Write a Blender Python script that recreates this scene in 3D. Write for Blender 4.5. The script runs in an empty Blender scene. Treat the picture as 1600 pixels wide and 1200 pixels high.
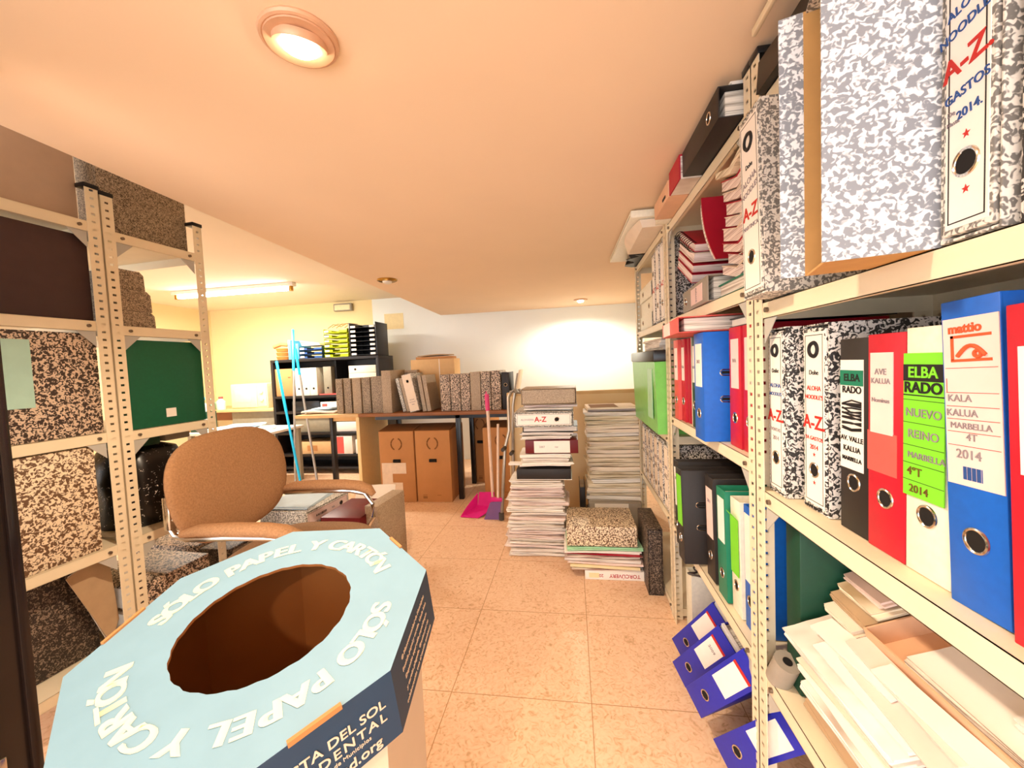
import bpy, bmesh, math, random
from mathutils import Vector, Matrix, Euler
sc = bpy.context.scene
COL = sc.collection
PI = math.pi
V = Vector

# ------------------------------------------------------------------ camera, world, exposure
cam = bpy.data.cameras.new('camera')
cam.sensor_width = 36.0
cam.lens = 620.0 / 1600.0 * 36.0
cam.clip_start = 0.02
camo = bpy.data.objects.new('camera', cam)
COL.objects.link(camo)
camo.matrix_world = Matrix(((0.98803763, 0.03522092, 0.15013706, 0.0),
                            (0.1481228, 0.05415083, -0.98748535, 0.0),
                            (-0.04291019, 0.99791141, 0.04828604, 1.10),
                            (0, 0, 0, 1)))
sc.camera = camo
sc.view_settings.view_transform = 'Standard'
sc.view_settings.look = 'None'
sc.view_settings.gamma = 1.0
sc.view_settings.use_curve_mapping = False
sc.view_settings.exposure = 0.82
W = bpy.data.worlds.new('daylight')
sc.world = W
W.use_nodes = True
bg = W.node_tree.nodes['Background']
bg.inputs['Color'].default_value = (0.90, 0.95, 1.0, 1)
bg.inputs['Strength'].default_value = 3.0

def lamp(name, kind, loc, energy, color, size=0.05, rot=(0, 0, 0), **kw):
    d = bpy.data.lights.new(name, kind)
    d.energy = energy
    d.color = color
    if kind == 'AREA':
        d.shape = 'RECTANGLE'
        d.size, d.size_y = size
    else:
        d.shadow_soft_size = size
    for k, v in kw.items():
        setattr(d, k, v)
    o = bpy.data.objects.new(name, d)
    COL.objects.link(o)
    o.location = loc
    o.rotation_euler = rot
    return o

WARM = (1.0, 0.80, 0.58)

# ------------------------------------------------------------------ materials
def lin(h, a=1.0):
    h = h.lstrip('#')
    r = [int(h[i:i + 2], 16) / 255 for i in (0, 2, 4)]
    return tuple((c / 12.92 if c <= .04045 else ((c + .055) / 1.055) ** 2.4) for c in r) + (a,)

MATS = {}
def nodes(name):
    m = bpy.data.materials.new(name)
    m.use_nodes = True
    nt = m.node_tree
    b = nt.nodes['Principled BSDF']
    MATS[name] = m
    return m, nt, b

def N(nt, t, **kw):
    n = nt.nodes.new(t)
    for k, v in kw.items():
        if k in n.inputs:
            n.inputs[k].default_value = v
        else:
            setattr(n, k, v)
    return n

def plain(name, col, rough=.6, metal=0.0, var=.06, scale=30, bump=0.0, spec=.4, trans=0.0):
    """one colour with a slight procedural mottling"""
    m, nt, b = nodes(name)
    c = lin(col)
    tc = N(nt, 'ShaderNodeTexCoord')
    no = N(nt, 'ShaderNodeTexNoise', Scale=scale, Detail=4.0)
    nt.links.new(tc.outputs['Object'], no.inputs['Vector'])
    r = N(nt, 'ShaderNodeValToRGB')
    r.color_ramp.elements[0].position = .3
    r.color_ramp.elements[1].position = .7
    r.color_ramp.elements[0].color = tuple(x * (1 - var) for x in c[:3]) + (1,)
    r.color_ramp.elements[1].color = tuple(min(1, x * (1 + var)) for x in c[:3]) + (1,)
    nt.links.new(no.outputs['Fac'], r.inputs['Fac'])
    nt.links.new(r.outputs['Color'], b.inputs['Base Color'])
    b.inputs['Roughness'].default_value = rough
    b.inputs['Metallic'].default_value = metal
    b.inputs['Specular IOR Level'].default_value = spec
    if trans:
        b.inputs['Transmission Weight'].default_value = trans
    if bump:
        bu = N(nt, 'ShaderNodeBump', Strength=bump, Distance=.002)
        nt.links.new(no.outputs['Fac'], bu.inputs['Height'])
        nt.links.new(bu.outputs['Normal'], b.inputs['Normal'])
    return m

def marble(name, dark, light, scale=85, lo=.47, hi=.53, rough=.55, det=1.2, dis=1.6):
    """marbled (cloud pattern) binder paper"""
    m, nt, b = nodes(name)
    tc = N(nt, 'ShaderNodeTexCoord')
    oi = N(nt, 'ShaderNodeObjectInfo')
    ml = N(nt, 'ShaderNodeMath', operation='MULTIPLY')
    ml.inputs[1].default_value = 37.0
    nt.links.new(oi.outputs['Random'], ml.inputs[0])
    ad = N(nt, 'ShaderNodeVectorMath', operation='ADD')
    nt.links.new(tc.outputs['Object'], ad.inputs[0])
    nt.links.new(ml.outputs[0], ad.inputs[1])
    no = N(nt, 'ShaderNodeTexNoise', Scale=scale, Detail=det, Distortion=dis)
    nt.links.new(ad.outputs[0], no.inputs['Vector'])
    r = N(nt, 'ShaderNodeValToRGB')
    r.color_ramp.elements[0].position = lo
    r.color_ramp.elements[1].position = hi
    r.color_ramp.elements[0].color = lin(dark)
    r.color_ramp.elements[1].color = lin(light)
    nt.links.new(no.outputs['Fac'], r.inputs['Fac'])
    nt.links.new(r.outputs['Color'], b.inputs['Base Color'])
    b.inputs['Roughness'].default_value = rough
    return m

def sheets(name, a, c, axis='Z', scale=260):
    """stacked paper edges: fine lines along one axis"""
    m, nt, b = nodes(name)
    tc = N(nt, 'ShaderNodeTexCoord')
    mp = N(nt, 'ShaderNodeMapping')
    s = {'X': (scale, 6, 6), 'Y': (6, scale, 6), 'Z': (6, 6, scale)}[axis]
    mp.inputs['Scale'].default_value = s
    nt.links.new(tc.outputs['Object'], mp.inputs['Vector'])
    no = N(nt, 'ShaderNodeTexNoise', Scale=1.0, Detail=3.0)
    nt.links.new(mp.outputs[0], no.inputs['Vector'])
    r = N(nt, 'ShaderNodeValToRGB')
    r.color_ramp.elements[0].position = .36
    r.color_ramp.elements[1].position = .56
    r.color_ramp.elements[0].color = lin(a)
    r.color_ramp.elements[1].color = lin(c)
    nt.links.new(no.outputs['Fac'], r.inputs['Fac'])
    nt.links.new(r.outputs['Color'], b.inputs['Base Color'])
    b.inputs['Roughness'].default_value = .8
    return m

def glow(name, col, strength):
    m, nt, b = nodes(name)
    b.inputs['Base Color'].default_value = lin(col)
    b.inputs['Emission Color'].default_value = lin(col)
    b.inputs['Emission Strength'].default_value = strength
    return m

def tilefloor(name):
    m, nt, b = nodes(name)
    geo = N(nt, 'ShaderNodeNewGeometry')
    sep = N(nt, 'ShaderNodeSeparateXYZ')
    nt.links.new(geo.outputs['Position'], sep.inputs[0])
    masks = []
    ids = []
    for ax, off, size in (('X', .443, .467), ('Y', -1.243, .455)):
        a = N(nt, 'ShaderNodeMath', operation='ADD'); a.inputs[1].default_value = off + 20 * size
        nt.links.new(sep.outputs[ax], a.inputs[0])
        d = N(nt, 'ShaderNodeMath', operation='DIVIDE'); d.inputs[1].default_value = size
        nt.links.new(a.outputs[0], d.inputs[0])
        f = N(nt, 'ShaderNodeMath', operation='FRACT')
        nt.links.new(d.outputs[0], f.inputs[0])
        fl = N(nt, 'ShaderNodeMath', operation='FLOOR')
        nt.links.new(d.outputs[0], fl.inputs[0]); ids.append(fl)
        l = N(nt, 'ShaderNodeMath', operation='LESS_THAN'); l.inputs[1].default_value = .0055
        nt.links.new(f.outputs[0], l.inputs[0]); masks.append(l)
    mx = N(nt, 'ShaderNodeMath', operation='MAXIMUM')
    nt.links.new(masks[0].outputs[0], mx.inputs[0]); nt.links.new(masks[1].outputs[0], mx.inputs[1])
    cmb = N(nt, 'ShaderNodeCombineXYZ')
    nt.links.new(ids[0].outputs[0], cmb.inputs[0]); nt.links.new(ids[1].outputs[0], cmb.inputs[1])
    sc_ = N(nt, 'ShaderNodeVectorMath', operation='SCALE'); sc_.inputs['Scale'].default_value = 3.7
    nt.links.new(cmb.outputs[0], sc_.inputs[0])
    ad = N(nt, 'ShaderNodeVectorMath', operation='ADD')
    nt.links.new(geo.outputs['Position'], ad.inputs[0]); nt.links.new(sc_.outputs[0], ad.inputs[1])
    n1 = N(nt, 'ShaderNodeTexNoise', Scale=38.0, Detail=5.0, Distortion=2.2)
    nt.links.new(ad.outputs[0], n1.inputs['Vector'])
    r = N(nt, 'ShaderNodeValToRGB')
    e = r.color_ramp.elements
    e[0].position = .30; e[0].color = lin('d2a67c')
    e[1].position = .60; e[1].color = lin('f3cfae')
    k = e.new(.44); k.color = lin('eec39e')
    nt.links.new(n1.outputs['Fac'], r.inputs['Fac'])
    mixc = N(nt, 'ShaderNodeMix', data_type='RGBA')
    nt.links.new(mx.outputs[0], mixc.inputs['Factor'])
    nt.links.new(r.outputs['Color'], mixc.inputs[6])
    mixc.inputs[7].default_value = lin('b98558')
    nt.links.new(mixc.outputs[2], b.inputs['Base Color'])
    b.inputs['Roughness'].default_value = .5
    b.inputs['Specular IOR Level'].default_value = .35
    return m

tilefloor('floor_tile')
plain('ceiling_paint', 'f6dcbe', .9, var=.015, scale=3)
plain('ceiling_white', 'f2e4d0', .9, var=.015, scale=3)
plain('wall_white', 'eef2f0', .9, var=.02, scale=2)
plain('wall_yellow', 'f0dba8', .9, var=.02, scale=2)
plain('wall_cream', 'd9c4a6', .9, var=.03, scale=3)
plain('shelf_cream', 'ecdcbd', .45, var=.03, scale=12)
plain('shelf_grey', 'b9b6ae', .45, var=.03, scale=12)
plain('bolt_steel', '7d7062', .35, .8)
plain('chrome', 'd8d2c8', .14, 1.0, var=.02)
plain('dark_gap', '120e0c', .9)
plain('black_card', '241f1e', .5, scale=60)
plain('beige_card', 'c2a792', .7, var=.03)
plain('plum_card', '46312f', .6)
plain('black_plastic', '17171b', .28)
plain('black_wood', '1f1a1a', .4)
plain('door_wood', '1d1412', .22, scale=8)
plain('red_card', 'c0142c', .45, scale=60)
plain('dark_red_card', '6a1218', .4, scale=60)
plain('pale_red_card', 'dc5a52', .5)
plain('blue_card', '0b5fc4', .45, scale=80)
plain('navy_card', '2129a8', .45, scale=80)
plain('white_card', 'ece6d2', .5, scale=80)
plain('green_card', '0f7a5c', .45)
plain('dark_green', '0b3f2c', .5, scale=80)
plain('box_green', '0b5a3c', .55, scale=120)
plain('lime_label', '7ad62c', .5, var=.02)
plain('label_white', 'f4ece2', .6, var=.02)
plain('label_pink', 'eccfc8', .6, var=.03)
plain('label_aqua', 'b0d6c8', .6, var=.03)
plain('ink_black', '1a1718', .7)
plain('ink_blue', '2a4f8f', .7)
plain('ink_grey', '8f8488', .7)
plain('ink_red', 'c22a22', .7)
plain('ink_orange', 'e2562e', .7)
plain('ink_brown', '6a4a1c', .7)
plain('tan_inside', 'c89a5e', .8)
plain('kraft', 'bd8450', .8, var=.05, scale=9)
plain('kraft_dark', '84572f', .8, var=.05, scale=9)
plain('kraft_light', 'dcb27e', .8, var=.04)
plain('tape_white', 'e6cfb6', .5)
plain('salmon_card', 'e0b08c', .6, var=.04)
plain('paper_white', 'f1e9df', .8, var=.03, scale=14)
plain('paper_cream', 'ecdbc6', .8, var=.04, scale=14)
plain('paper_yellow', 'efdcac', .8, var=.04)
plain('paper_pink', 'ecd2c6', .8, var=.03)
plain('paper_blue', 'c8dcea', .8, var=.03)
plain('paper_brown', 'b89a78', .8, var=.06)
plain('teal_print', '2d7f98', .5, var=.1)
plain('purple_print', '4a4276', .5)
plain('wood_light', 'deb880', .5, var=.08, scale=7)
plain('wood_pale', 'f0d69c', .5, var=.03)
plain('wood_brown', '8f5a32', .5, var=.1, scale=7)
plain('wood_tan', 'ecd0a0', .6, var=.04, scale=4)
plain('fabric_tan', 'a67c58', .95, var=.16, scale=160, bump=.5, spec=.1)
plain('fabric_seat', '94755a', .95, var=.16, scale=160, bump=.5, spec=.1)
plain('cap_blue', '7fa3b8', .55, var=.03, scale=20)
plain('cap_navy', '1d3f5e', .5, var=.04, scale=20)
plain('cap_cream', 'f1edc8', .6, var=.02)
plain('bin_white', 'e6d3bd', .6, var=.03, scale=8)
plain('bin_inside', '9a5c28', .85, var=.06, scale=10)
plain('magenta', 'd81c84', .35)
plain('pink_grip', 'e0407c', .4)
plain('purple_bristle', '7c5a90', .8)
plain('pole_white', 'e4c6b0', .35)
plain('crutch_grey', 'b0a292', .3, .6)
plain('rubber', '4a423c', .7)
plain('cyan_plastic', '12aede', .35)
plain('pole_grey', 'a8a4a0', .35, .5)
plain('tray_yellow', 'cfd800', .4)
plain('tray_blue', '2c4f86', .4)
plain('folder_cyan', '5cc0ea', .5)
plain('orange_plastic', 'b8702f', .5)
plain('appliance_cream', 'ede0b8', .4)
plain('screen_grey', 'c9ccc0', .3)
plain('grey_card', '9c9284', .6)
plain('cabinet_grey', '948c78', .5)
plain('green_plastic', '8ade6c', .3, trans=.25)
plain('mint_plastic', 'a8d8b0', .4)
plain('gold', 'b88a3a', .25, .9)
plain('spot_copper', 'dcae8c', .4, .1)
plain('lamp_white', 'efe8dc', .4)
plain('bag_black', '0e0c0d', .4)
plain('pad_pink', 'f0c9ba', .8, var=.03)
plain('crimson', 'b3122e', .5)
marble('marble_black', '2a2726', 'e4ddd6', 105)
marble('marble_big', '8f949c', 'eef2f6', 150, .46, .58, det=.6, dis=1.0)
marble('marble_mid', '77746f', 'e6e0d6', 170, .44, .56, det=.4, dis=1.0)
marble('marble_brown', '3a2a24', 'dcc4ac', 150, .46, .58, det=0.0, dis=.9)  # brown cast of warm light on the left boxes, put into the colour
marble('marble_cream', '6a4c34', 'f0dcbe', 140, .42, .56, det=0.0, dis=.9)
marble('marble_fine', '54453a', 'bca88e', 210, .40, .60)
marble('marble_flat', '8a7662', 'c4ae92', 240, .35, .65)
marble('marble_dark', '2a1f1a', '8d7a68', 120, .52, .62)
marble('bag_spark', '0d0b0b', 'cfc6c0', 70, .66, .72, .3)
sheets('edges_white', 'b9a99b', 'f3ebe2')
sheets('edges_cream', 'a8906c', 'efe0c6')
sheets('edges_pink', 'bfa49c', 'f2e2da')
sheets('block_y', 'a89c8c', 'efe6d8', 'Y', 300)
sheets('edges_mag', '8a4a44', 'eadfd0', 'Z', 180)
glow('bulb_warm', 'fff2d0', 30)
glow('tube_white', 'fff6ec', 18)

def M_(n):
    return MATS[n]

# ------------------------------------------------------------------ mesh helper
class MB:
    def __init__(s):
        s.bm = bmesh.new()

    def box(s, lo, hi, mi=0, bev=0.0, mat=None, seg=2):
        lo, hi = V(lo), V(hi)
        vs = [s.bm.verts.new((x, y, z)) for x in (lo.x, hi.x) for y in (lo.y, hi.y) for z in (lo.z, hi.z)]
        fs = [s.bm.faces.new([vs[i] for i in q]) for q in ((0, 1, 3, 2), (4, 6, 7, 5), (0, 4, 5, 1), (2, 3, 7, 6), (0, 2, 6, 4), (1, 5, 7, 3))]
        for f in fs:
            f.material_index = mi
        if bev:
            es = list({e for f in fs for e in f.edges})
            r = bmesh.ops.bevel(s.bm, geom=es, offset=bev, segments=seg, affect='EDGES', profile=.5)
            for f in r['faces']:
                f.material_index = mi
            vs = list({v for f in r['faces'] for v in f.verts} | {v for v in vs if v.is_valid})
        if mat is not None:
            bmesh.ops.transform(s.bm, matrix=mat, verts=vs)
        return s

    def loft(s, loops, mi=0, cap0=True, cap1=True, closed=True):
        rows = [[s.bm.verts.new(p) for p in l] for l in loops]
        n = len(rows[0])
        for a, b in zip(rows[:-1], rows[1:]):
            for i in range(n if closed else n - 1):
                j = (i + 1) % n
                f = s.bm.faces.new((a[i], a[j], b[j], b[i])); f.material_index = mi
        if cap0:
            f = s.bm.faces.new(rows[0][::-1]); f.material_index = mi
        if cap1:
            f = s.bm.faces.new(rows[-1]); f.material_index = mi
        return rows

    def cyl(s, p0, p1, r, seg=16, mi=0, r2=None):
        return s.tube([p0, p1], r, seg, mi, r_end=r2)

    def tube(s, pts, r, seg=10, mi=0, flat=1.0, r_end=None, up=None):
        pts = [V(p) for p in pts]
        loops = []
        ref = V(up) if up else V((0, 0, 1))
        n = len(pts)
        for i, p in enumerate(pts):
            d = (pts[min(i + 1, n - 1)] - pts[max(i - 1, 0)]).normalized()
            a = d.cross(ref)
            if a.length < 1e-3:
                a = d.cross(V((1, 0, 0)))
            a.normalize()
            b = d.cross(a).normalized()
            rr = r[i] if isinstance(r, (list, tuple)) else (r if r_end is None or i == 0 else r_end)
            loops.append([p + a * rr * math.cos(2 * PI * k / seg) + b * rr * flat * math.sin(2 * PI * k / seg) for k in range(seg)])
        s.loft(loops, mi)
        return s

    def torus(s, c, n, R, r, seg=24, ms=8, mi=0):
        c, n = V(c), V(n).normalized()
        a = n.orthogonal().normalized(); b = n.cross(a)
        rows = []
        for i in range(seg):
            t = 2 * PI * i / seg
            d = a * math.cos(t) + b * math.sin(t)
            rows.append([s.bm.verts.new(c + d * (R + r * math.cos(2 * PI * k / ms)) + n * r * math.sin(2 * PI * k / ms)) for k in range(ms)])
        for i in range(seg):
            A, B = rows[i], rows[(i + 1) % seg]
            for k in range(ms):
                f = s.bm.faces.new((A[k], B[k], B[(k + 1) % ms], A[(k + 1) % ms])); f.material_index = mi
        return s

    def prism(s, pts, z0, z1, mi=0):
        s.loft([[(x, y, z0) for x, y in pts], [(x, y, z1) for x, y in pts]], mi)
        return s

    def cushion(s, a, b, t, fn=None, n=3.0, nr=8, na=40, mi=0):
        """superelliptic pillow in local xy with thickness in z; fn maps a point"""
        loops = []
        def ring(r, side):
            out = []
            for k in range(na):
                th = 2 * PI * k / na
                c, q = math.cos(th), math.sin(th)
                x = a * r * math.copysign(abs(c) ** (2 / n), c)
                y = b * r * math.copysign(abs(q) ** (2 / n), q)
                z = side * t * (max(0, 1 - r ** 4)) ** .5
                p = V((x, y, z))
                out.append(fn(p) if fn else p)
            return out
        rs = [.08] + [((i + 1) / nr) for i in range(nr)]
        rs = [.08, .3, .5, .68, .8, .88, .94, .98, 1.0]
        for r in rs:
            loops.append(ring(r, 1))
        for r in rs[-2::-1]:
            loops.append(ring(r, -1))
        s.loft(loops, mi)
        return s

    def text(s, body, size, mat, mi=0, bold=0.0, shear=0.0, align='CENTER', ext=.0004, spacing=1.0):
        cu = bpy.data.curves.new('t', 'FONT')
        cu.body = body
        cu.size = size
        cu.align_x = align
        cu.align_y = 'CENTER'
        cu.offset = bold * size
        cu.shear = shear
        cu.extrude = ext
        cu.space_character = spacing
        cu.resolution_u = 4
        o = bpy.data.objects.new('t', cu)
        COL.objects.link(o)
        dg = bpy.context.evaluated_depsgraph_get()
        me = bpy.data.meshes.new_from_object(o.evaluated_get(dg))
        me.transform(mat)
        bpy.data.objects.remove(o)
        bpy.data.curves.remove(cu)
        k = len(s.bm.faces)
        s.bm.from_mesh(me)
        bpy.data.meshes.remove(me)
        s.bm.faces.ensure_lookup_table()
        for f in s.bm.faces[k:]:
            f.material_index = mi
        return s

    def obj(s, name, mats, parent=None, loc=(0, 0, 0), rot=None, smooth=True, label=None, ang=35):
        bmesh.ops.recalc_face_normals(s.bm, faces=s.bm.faces)
        me = bpy.data.meshes.new(name)
        s.bm.to_mesh(me)
        s.bm.free()
        for m in ([mats] if isinstance(mats, str) else mats):
            me.materials.append(M_(m))
        if smooth:
            for p in me.polygons:
                p.use_smooth = True
            me.set_sharp_from_angle(angle=math.radians(ang))
        o = bpy.data.objects.new(name, me)
        COL.objects.link(o)
        place(o, loc, rot)
        if parent:
            o.parent = parent
        if label:
            o['label'] = label
        return o

def place(o, loc, rot):
    o.location = loc
    if rot is not None:
        if isinstance(rot, Matrix):
            o.rotation_euler = rot.to_euler()
        else:
            o.rotation_euler = rot

def thing(name, label, cat, loc=(0, 0, 0), rot=None, group=None):
    o = bpy.data.objects.new(name, None)
    o.empty_display_size = .05
    COL.objects.link(o)
    place(o, loc, rot)
    return tag(o, label, cat, group)

def tag(o, label, cat, group=None):
    o['label'] = label
    o['category'] = cat
    if group:
        o['group'] = group
    return o

def struct(mb, name, mats, **kw):
    o = mb.obj(name, mats, **kw)
    o['kind'] = 'structure'
    return o

def copy_thing(src, loc, rot, label, group=None):
    r = src.copy(); COL.objects.link(r)
    place(r, loc, rot)
    r['label'] = label
    if group:
        r['group'] = group
    for ch in src.children:
        c = ch.copy(); COL.objects.link(c); c.parent = r
        for g in ch.children:
            d = g.copy(); COL.objects.link(d); d.parent = c
    return r

def frame(out, up):
    """rotation whose local -x points along out (spine) and local z along up"""
    x = -V(out).normalized()
    z = V(up).normalized()
    y = z.cross(x).normalized()
    z = x.cross(y).normalized()
    return Matrix((x, y, z)).transposed()

# text plane on a spine: faces local -x, reads towards -y, up = z
def spine_mat(x, y, z, ang=0.0):
    m = Matrix(((0, 0, -1), (-1, 0, 0), (0, 1, 0))).to_4x4()
    return Matrix.Translation((x, y, z)) @ m @ Matrix.Rotation(ang, 4, 'Z')

# ------------------------------------------------------------------ binders
def ring_part(root, x, z, R=.0125, rim='chrome'):
    m = MB(); m.torus((x, 0, z), (1, 0, 0), R, .0019, 28, 8)
    rg = m.obj('finger_ring', rim, root)
    m = MB(); m.cyl((x - .0004, 0, z), (x + .002, 0, z), R - .0008, 24)
    m.obj('finger_hole', 'dark_gap', rg)

def letters(root, items, x):
    """each line of lettering on a spine is a part: (text, size, z, y, ink, bold, angle)"""
    for t, sz, z, y, ink, bold, ang in items:
        m = MB()
        m.text(t, sz, spine_mat(x, y, z, ang), bold=bold)
        m.obj('lettering', ink, root, smooth=False)

def T(t, s, z, ink='ink_grey', y=0.0, bold=0.0, ang=0.0):
    return (t, s, z, y, ink, bold, ang)

def binder(label, cov, w, h, d, loc, rot=None, lab=None, ring=.075, text=(), slots=False, group=None,
           rules=0, band=None, lines=None, inset=None, fill=True, name='lever_arch_binder', cat='binder', pap='block_y'):
    """lever arch binder; local origin bottom centre of the spine, depth +x, height z"""
    t = .0025
    root = thing(name, label, cat, loc, rot, group)
    m = MB()
    m.box((0, -w / 2, 0), (t * 1.4, w / 2, h), 0, .0012)
    m.box((t * .6, -w / 2, 0), (d, -w / 2 + t, h), 0, .0009)
    m.box((t * .6, w / 2 - t, 0), (d, w / 2, h), 0, .0009)
    m.obj('cover', cov, root)
    if fill:
        m = MB(); m.box((.02, -w / 2 + t + .0015, .012), (d - .025, w / 2 - t - .0015, h - .016), 0, .002)
        m.obj('paper_block', pap, root)
    if slots:
        for z in (h * .39, h * .63):
            m = MB()
            pts = [(.05 + .008 * math.cos(a) + (.02 if math.cos(a) > 0 else 0), .008 * math.sin(a)) for a in [2 * PI * k / 16 + .01 for k in range(16)]]
            path = [V((p[0], -w / 2 - .0006, z + p[1])) for p in pts]
            m.tube(path + [path[0]], .0016, 6)
            sl = m.obj('ring_slot', 'chrome', root)
            m = MB(); m.box((.046, -w / 2 - .0007, z - .004), (.074, -w / 2 + .001, z + .004), 0, .0005)
            m.obj('slot_hole', 'dark_gap', sl)
    lm = None
    if lab:
        z0, z1, fw, lm_, yo = (list(lab) + [0.0])[:5]
        m = MB(); m.box((-.0009, yo - w * fw / 2, z0), (.0004, yo + w * fw / 2, z1))
        if rules:
            for k in range(rules):
                z = z0 + (z1 - z0) * (.12 + .72 * k / max(1, rules - 1)) if not lines else lines[k]
                m.box((-.0011, yo - w * fw * .47, z - .0004), (-.0008, yo + w * fw * .47, z + .0004), 1)
        if band:
            m.box((-.0012, yo - w * fw / 2, band[0]), (-.0008, yo + w * fw / 2, band[1]), 2)
        lb = m.obj('spine_label', [lm_, 'ink_red' if band is None and rules and lm_ == 'label_pink' else 'ink_grey', band[2] if band else 'ink_black'], root)
        if text:
            letters(lb, text, -.0014)
    elif text:
        letters(root, text, -.0006)
    if ring:
        ring_part(root, -.0005, ring)
    return root

def cased(label, w, h, d, loc, rot=None, mar='marble_black', text=(), ring=.10, logo=None, border=True, panel='label_white',
          group=None, name='box_file', cat='box file', spine=True, stars=()):
    """marbled slipcase with a binder in it; local origin bottom centre of the spine"""
    t = .003
    root = thing(name, label, cat, loc, rot, group)
    m = MB()
    m.box((0, -w / 2, 0), (d, -w / 2 + t, h), 0, .0012)
    m.box((0, w / 2 - t, 0), (d, w / 2, h), 0, .0012)
    m.box((0, -w / 2 + t * .6, 0), (d, w / 2 - t * .6, t), 0, .0008)
    m.box((0, -w / 2 + t * .6, h - t), (d, w / 2 - t * .6, h), 0, .0008)
    m.box((d - t, -w / 2 + t * .6, t * .6), (d, w / 2 - t * .6, h - t * .6), 0, .0008)
    m.obj('slipcase', mar, root)
    if spine:
        m = MB()
        y = w / 2 - t - .0025
        m.box((-.002, -y, t + .003), (d - .02, y, h - t - .004), 0, .0015)
        b = m.obj('binder_spine', mar, root)
        yl = y - .004
        m = MB(); m.box((-.0028, -yl, .012), (-.0015, yl, h - .014))
        if border:
            q = yl - .003
            for a, c in (((-q, .017), (-q + .0012, h - .019)), ((q - .0012, .017), (q, h - .019)), ((-q, .017), (q, .0182)), ((-q, h - .0202), (q, h - .019))):
                m.box((-.0031, a[0], a[1]), (-.0027, c[0], c[1]), 1)
        for z in stars:
            pts = []
            for k in range(10):
                r = .0045 if k % 2 == 0 else .0019
                a = PI / 2 + k * PI / 5
                pts.append((-.0031, -r * math.cos(a), z + r * math.sin(a)))
            m.loft([pts, [(-.0027, p[1], p[2]) for p in pts]], 2)
        lb = m.obj('spine_label', [panel, 'ink_black', 'ink_red'], b)
        if logo:
            m = MB(); m.torus((-.003, 0, h - logo), (1, 0, 0), yl * .42, .0036, 24, 6)
            m.obj('logo', 'ink_black', b)
        if text:
            letters(b, text, -.0032)
        if ring:
            m = MB(); m.torus((-.0028, 0, ring), (1, 0, 0), .0125, .0018, 24, 8)
            m.cyl((-.0033, 0, ring), (-.001, 0, ring), .0115, 24, 1)
            m.obj('finger_ring', ['chrome', 'dark_gap'], b)
    return root

# ------------------------------------------------------------------ papers
def outline(w, d, n=5):
    """rectangle outline with n points per side, centred"""
    p = []
    for i in range(n): p.append((-w / 2 + w * i / n, -d / 2))
    for i in range(n): p.append((w / 2, -d / 2 + d * i / n))
    for i in range(n): p.append((w / 2 - w * i / n, d / 2))
    for i in range(n): p.append((-w / 2, d / 2 - d * i / n))
    return p

def sheaf(mb, w, d, t, rng, layers=3, jit=.006, wave=.003, mi=0, bend=0.0):
    """a ragged sheaf of sheets lying flat, bottom at z=0"""
    lay = []
    ph = rng.uniform(0, 6)
    for j in range(layers):
        ox, oy = rng.uniform(-jit, jit), rng.uniform(-jit, jit)
        a = rng.uniform(-.03, .03) if jit > 0 else 0
        z0, z1 = t * j / layers, t * (j + .93) / layers
        o = []
        for (x, y) in outline(w, d):
            o.append((x * math.cos(a) - y * math.sin(a) + ox + rng.uniform(-1, 1) * jit * .25,
                      x * math.sin(a) + y * math.cos(a) + oy + rng.uniform(-1, 1) * jit * .25))
        def zz(x, y):
            return wave * math.sin(x * 14 + ph) * min(1, abs(y) / d * 2 + .3) - bend * (x / w * 2) ** 2
        lay.append([(x, y, z0 + zz(x, y)) for x, y in o])
        lay.append([(x, y, z1 + zz(x, y)) for x, y in o])
    mb.loft(lay, mi)
    return mb

# ------------------------------------------------------------------ perforated steel shelving
def strip(mb, org, u, n, h, w=.035, pitch=.025, hu=.011, hv=.007, t=.0018, mi=0):
    """one flange of a slotted angle post: org corner, u across, n normal, z up, with real slots"""
    org, u, n = V(org), V(u), V(n)
    k = int(h / pitch)
    z = V((0, 0, 1))
    us = (0, w / 2 - hu / 2, w / 2 + hu / 2, w)
    vs = [0.0]
    for i in range(k):
        c = (i + .5) * pitch
        vs += [c - hv / 2, c + hv / 2]
    vs.append(h)
    for s, nn in ((0, n * 0), (1, n * t)):
        grid = [[mb.bm.verts.new(org + u * a + z * b + nn) for a in us] for b in vs]
        for j in range(len(vs) - 1):
            for i in range(3):
                if i == 1 and j % 2 == 1:
                    continue
                f = mb.bm.faces.new((grid[j][i], grid[j][i + 1], grid[j + 1][i + 1], grid[j + 1][i])); f.material_index = mi
    for (a, b) in ((us[0], us[0]), (us[3], us[3])):
        p = [org + u * a, org + u * a + n * t, org + u * a + n * t + z * h, org + u * a + z * h]
        mb.bm.faces.new([mb.bm.verts.new(q) for q in p])
    p = [org + z * h, org + u * w + z * h, org + u * w + n * t + z * h, org + n * t + z * h]
    mb.bm.faces.new([mb.bm.verts.new(q) for q in p])

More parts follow.
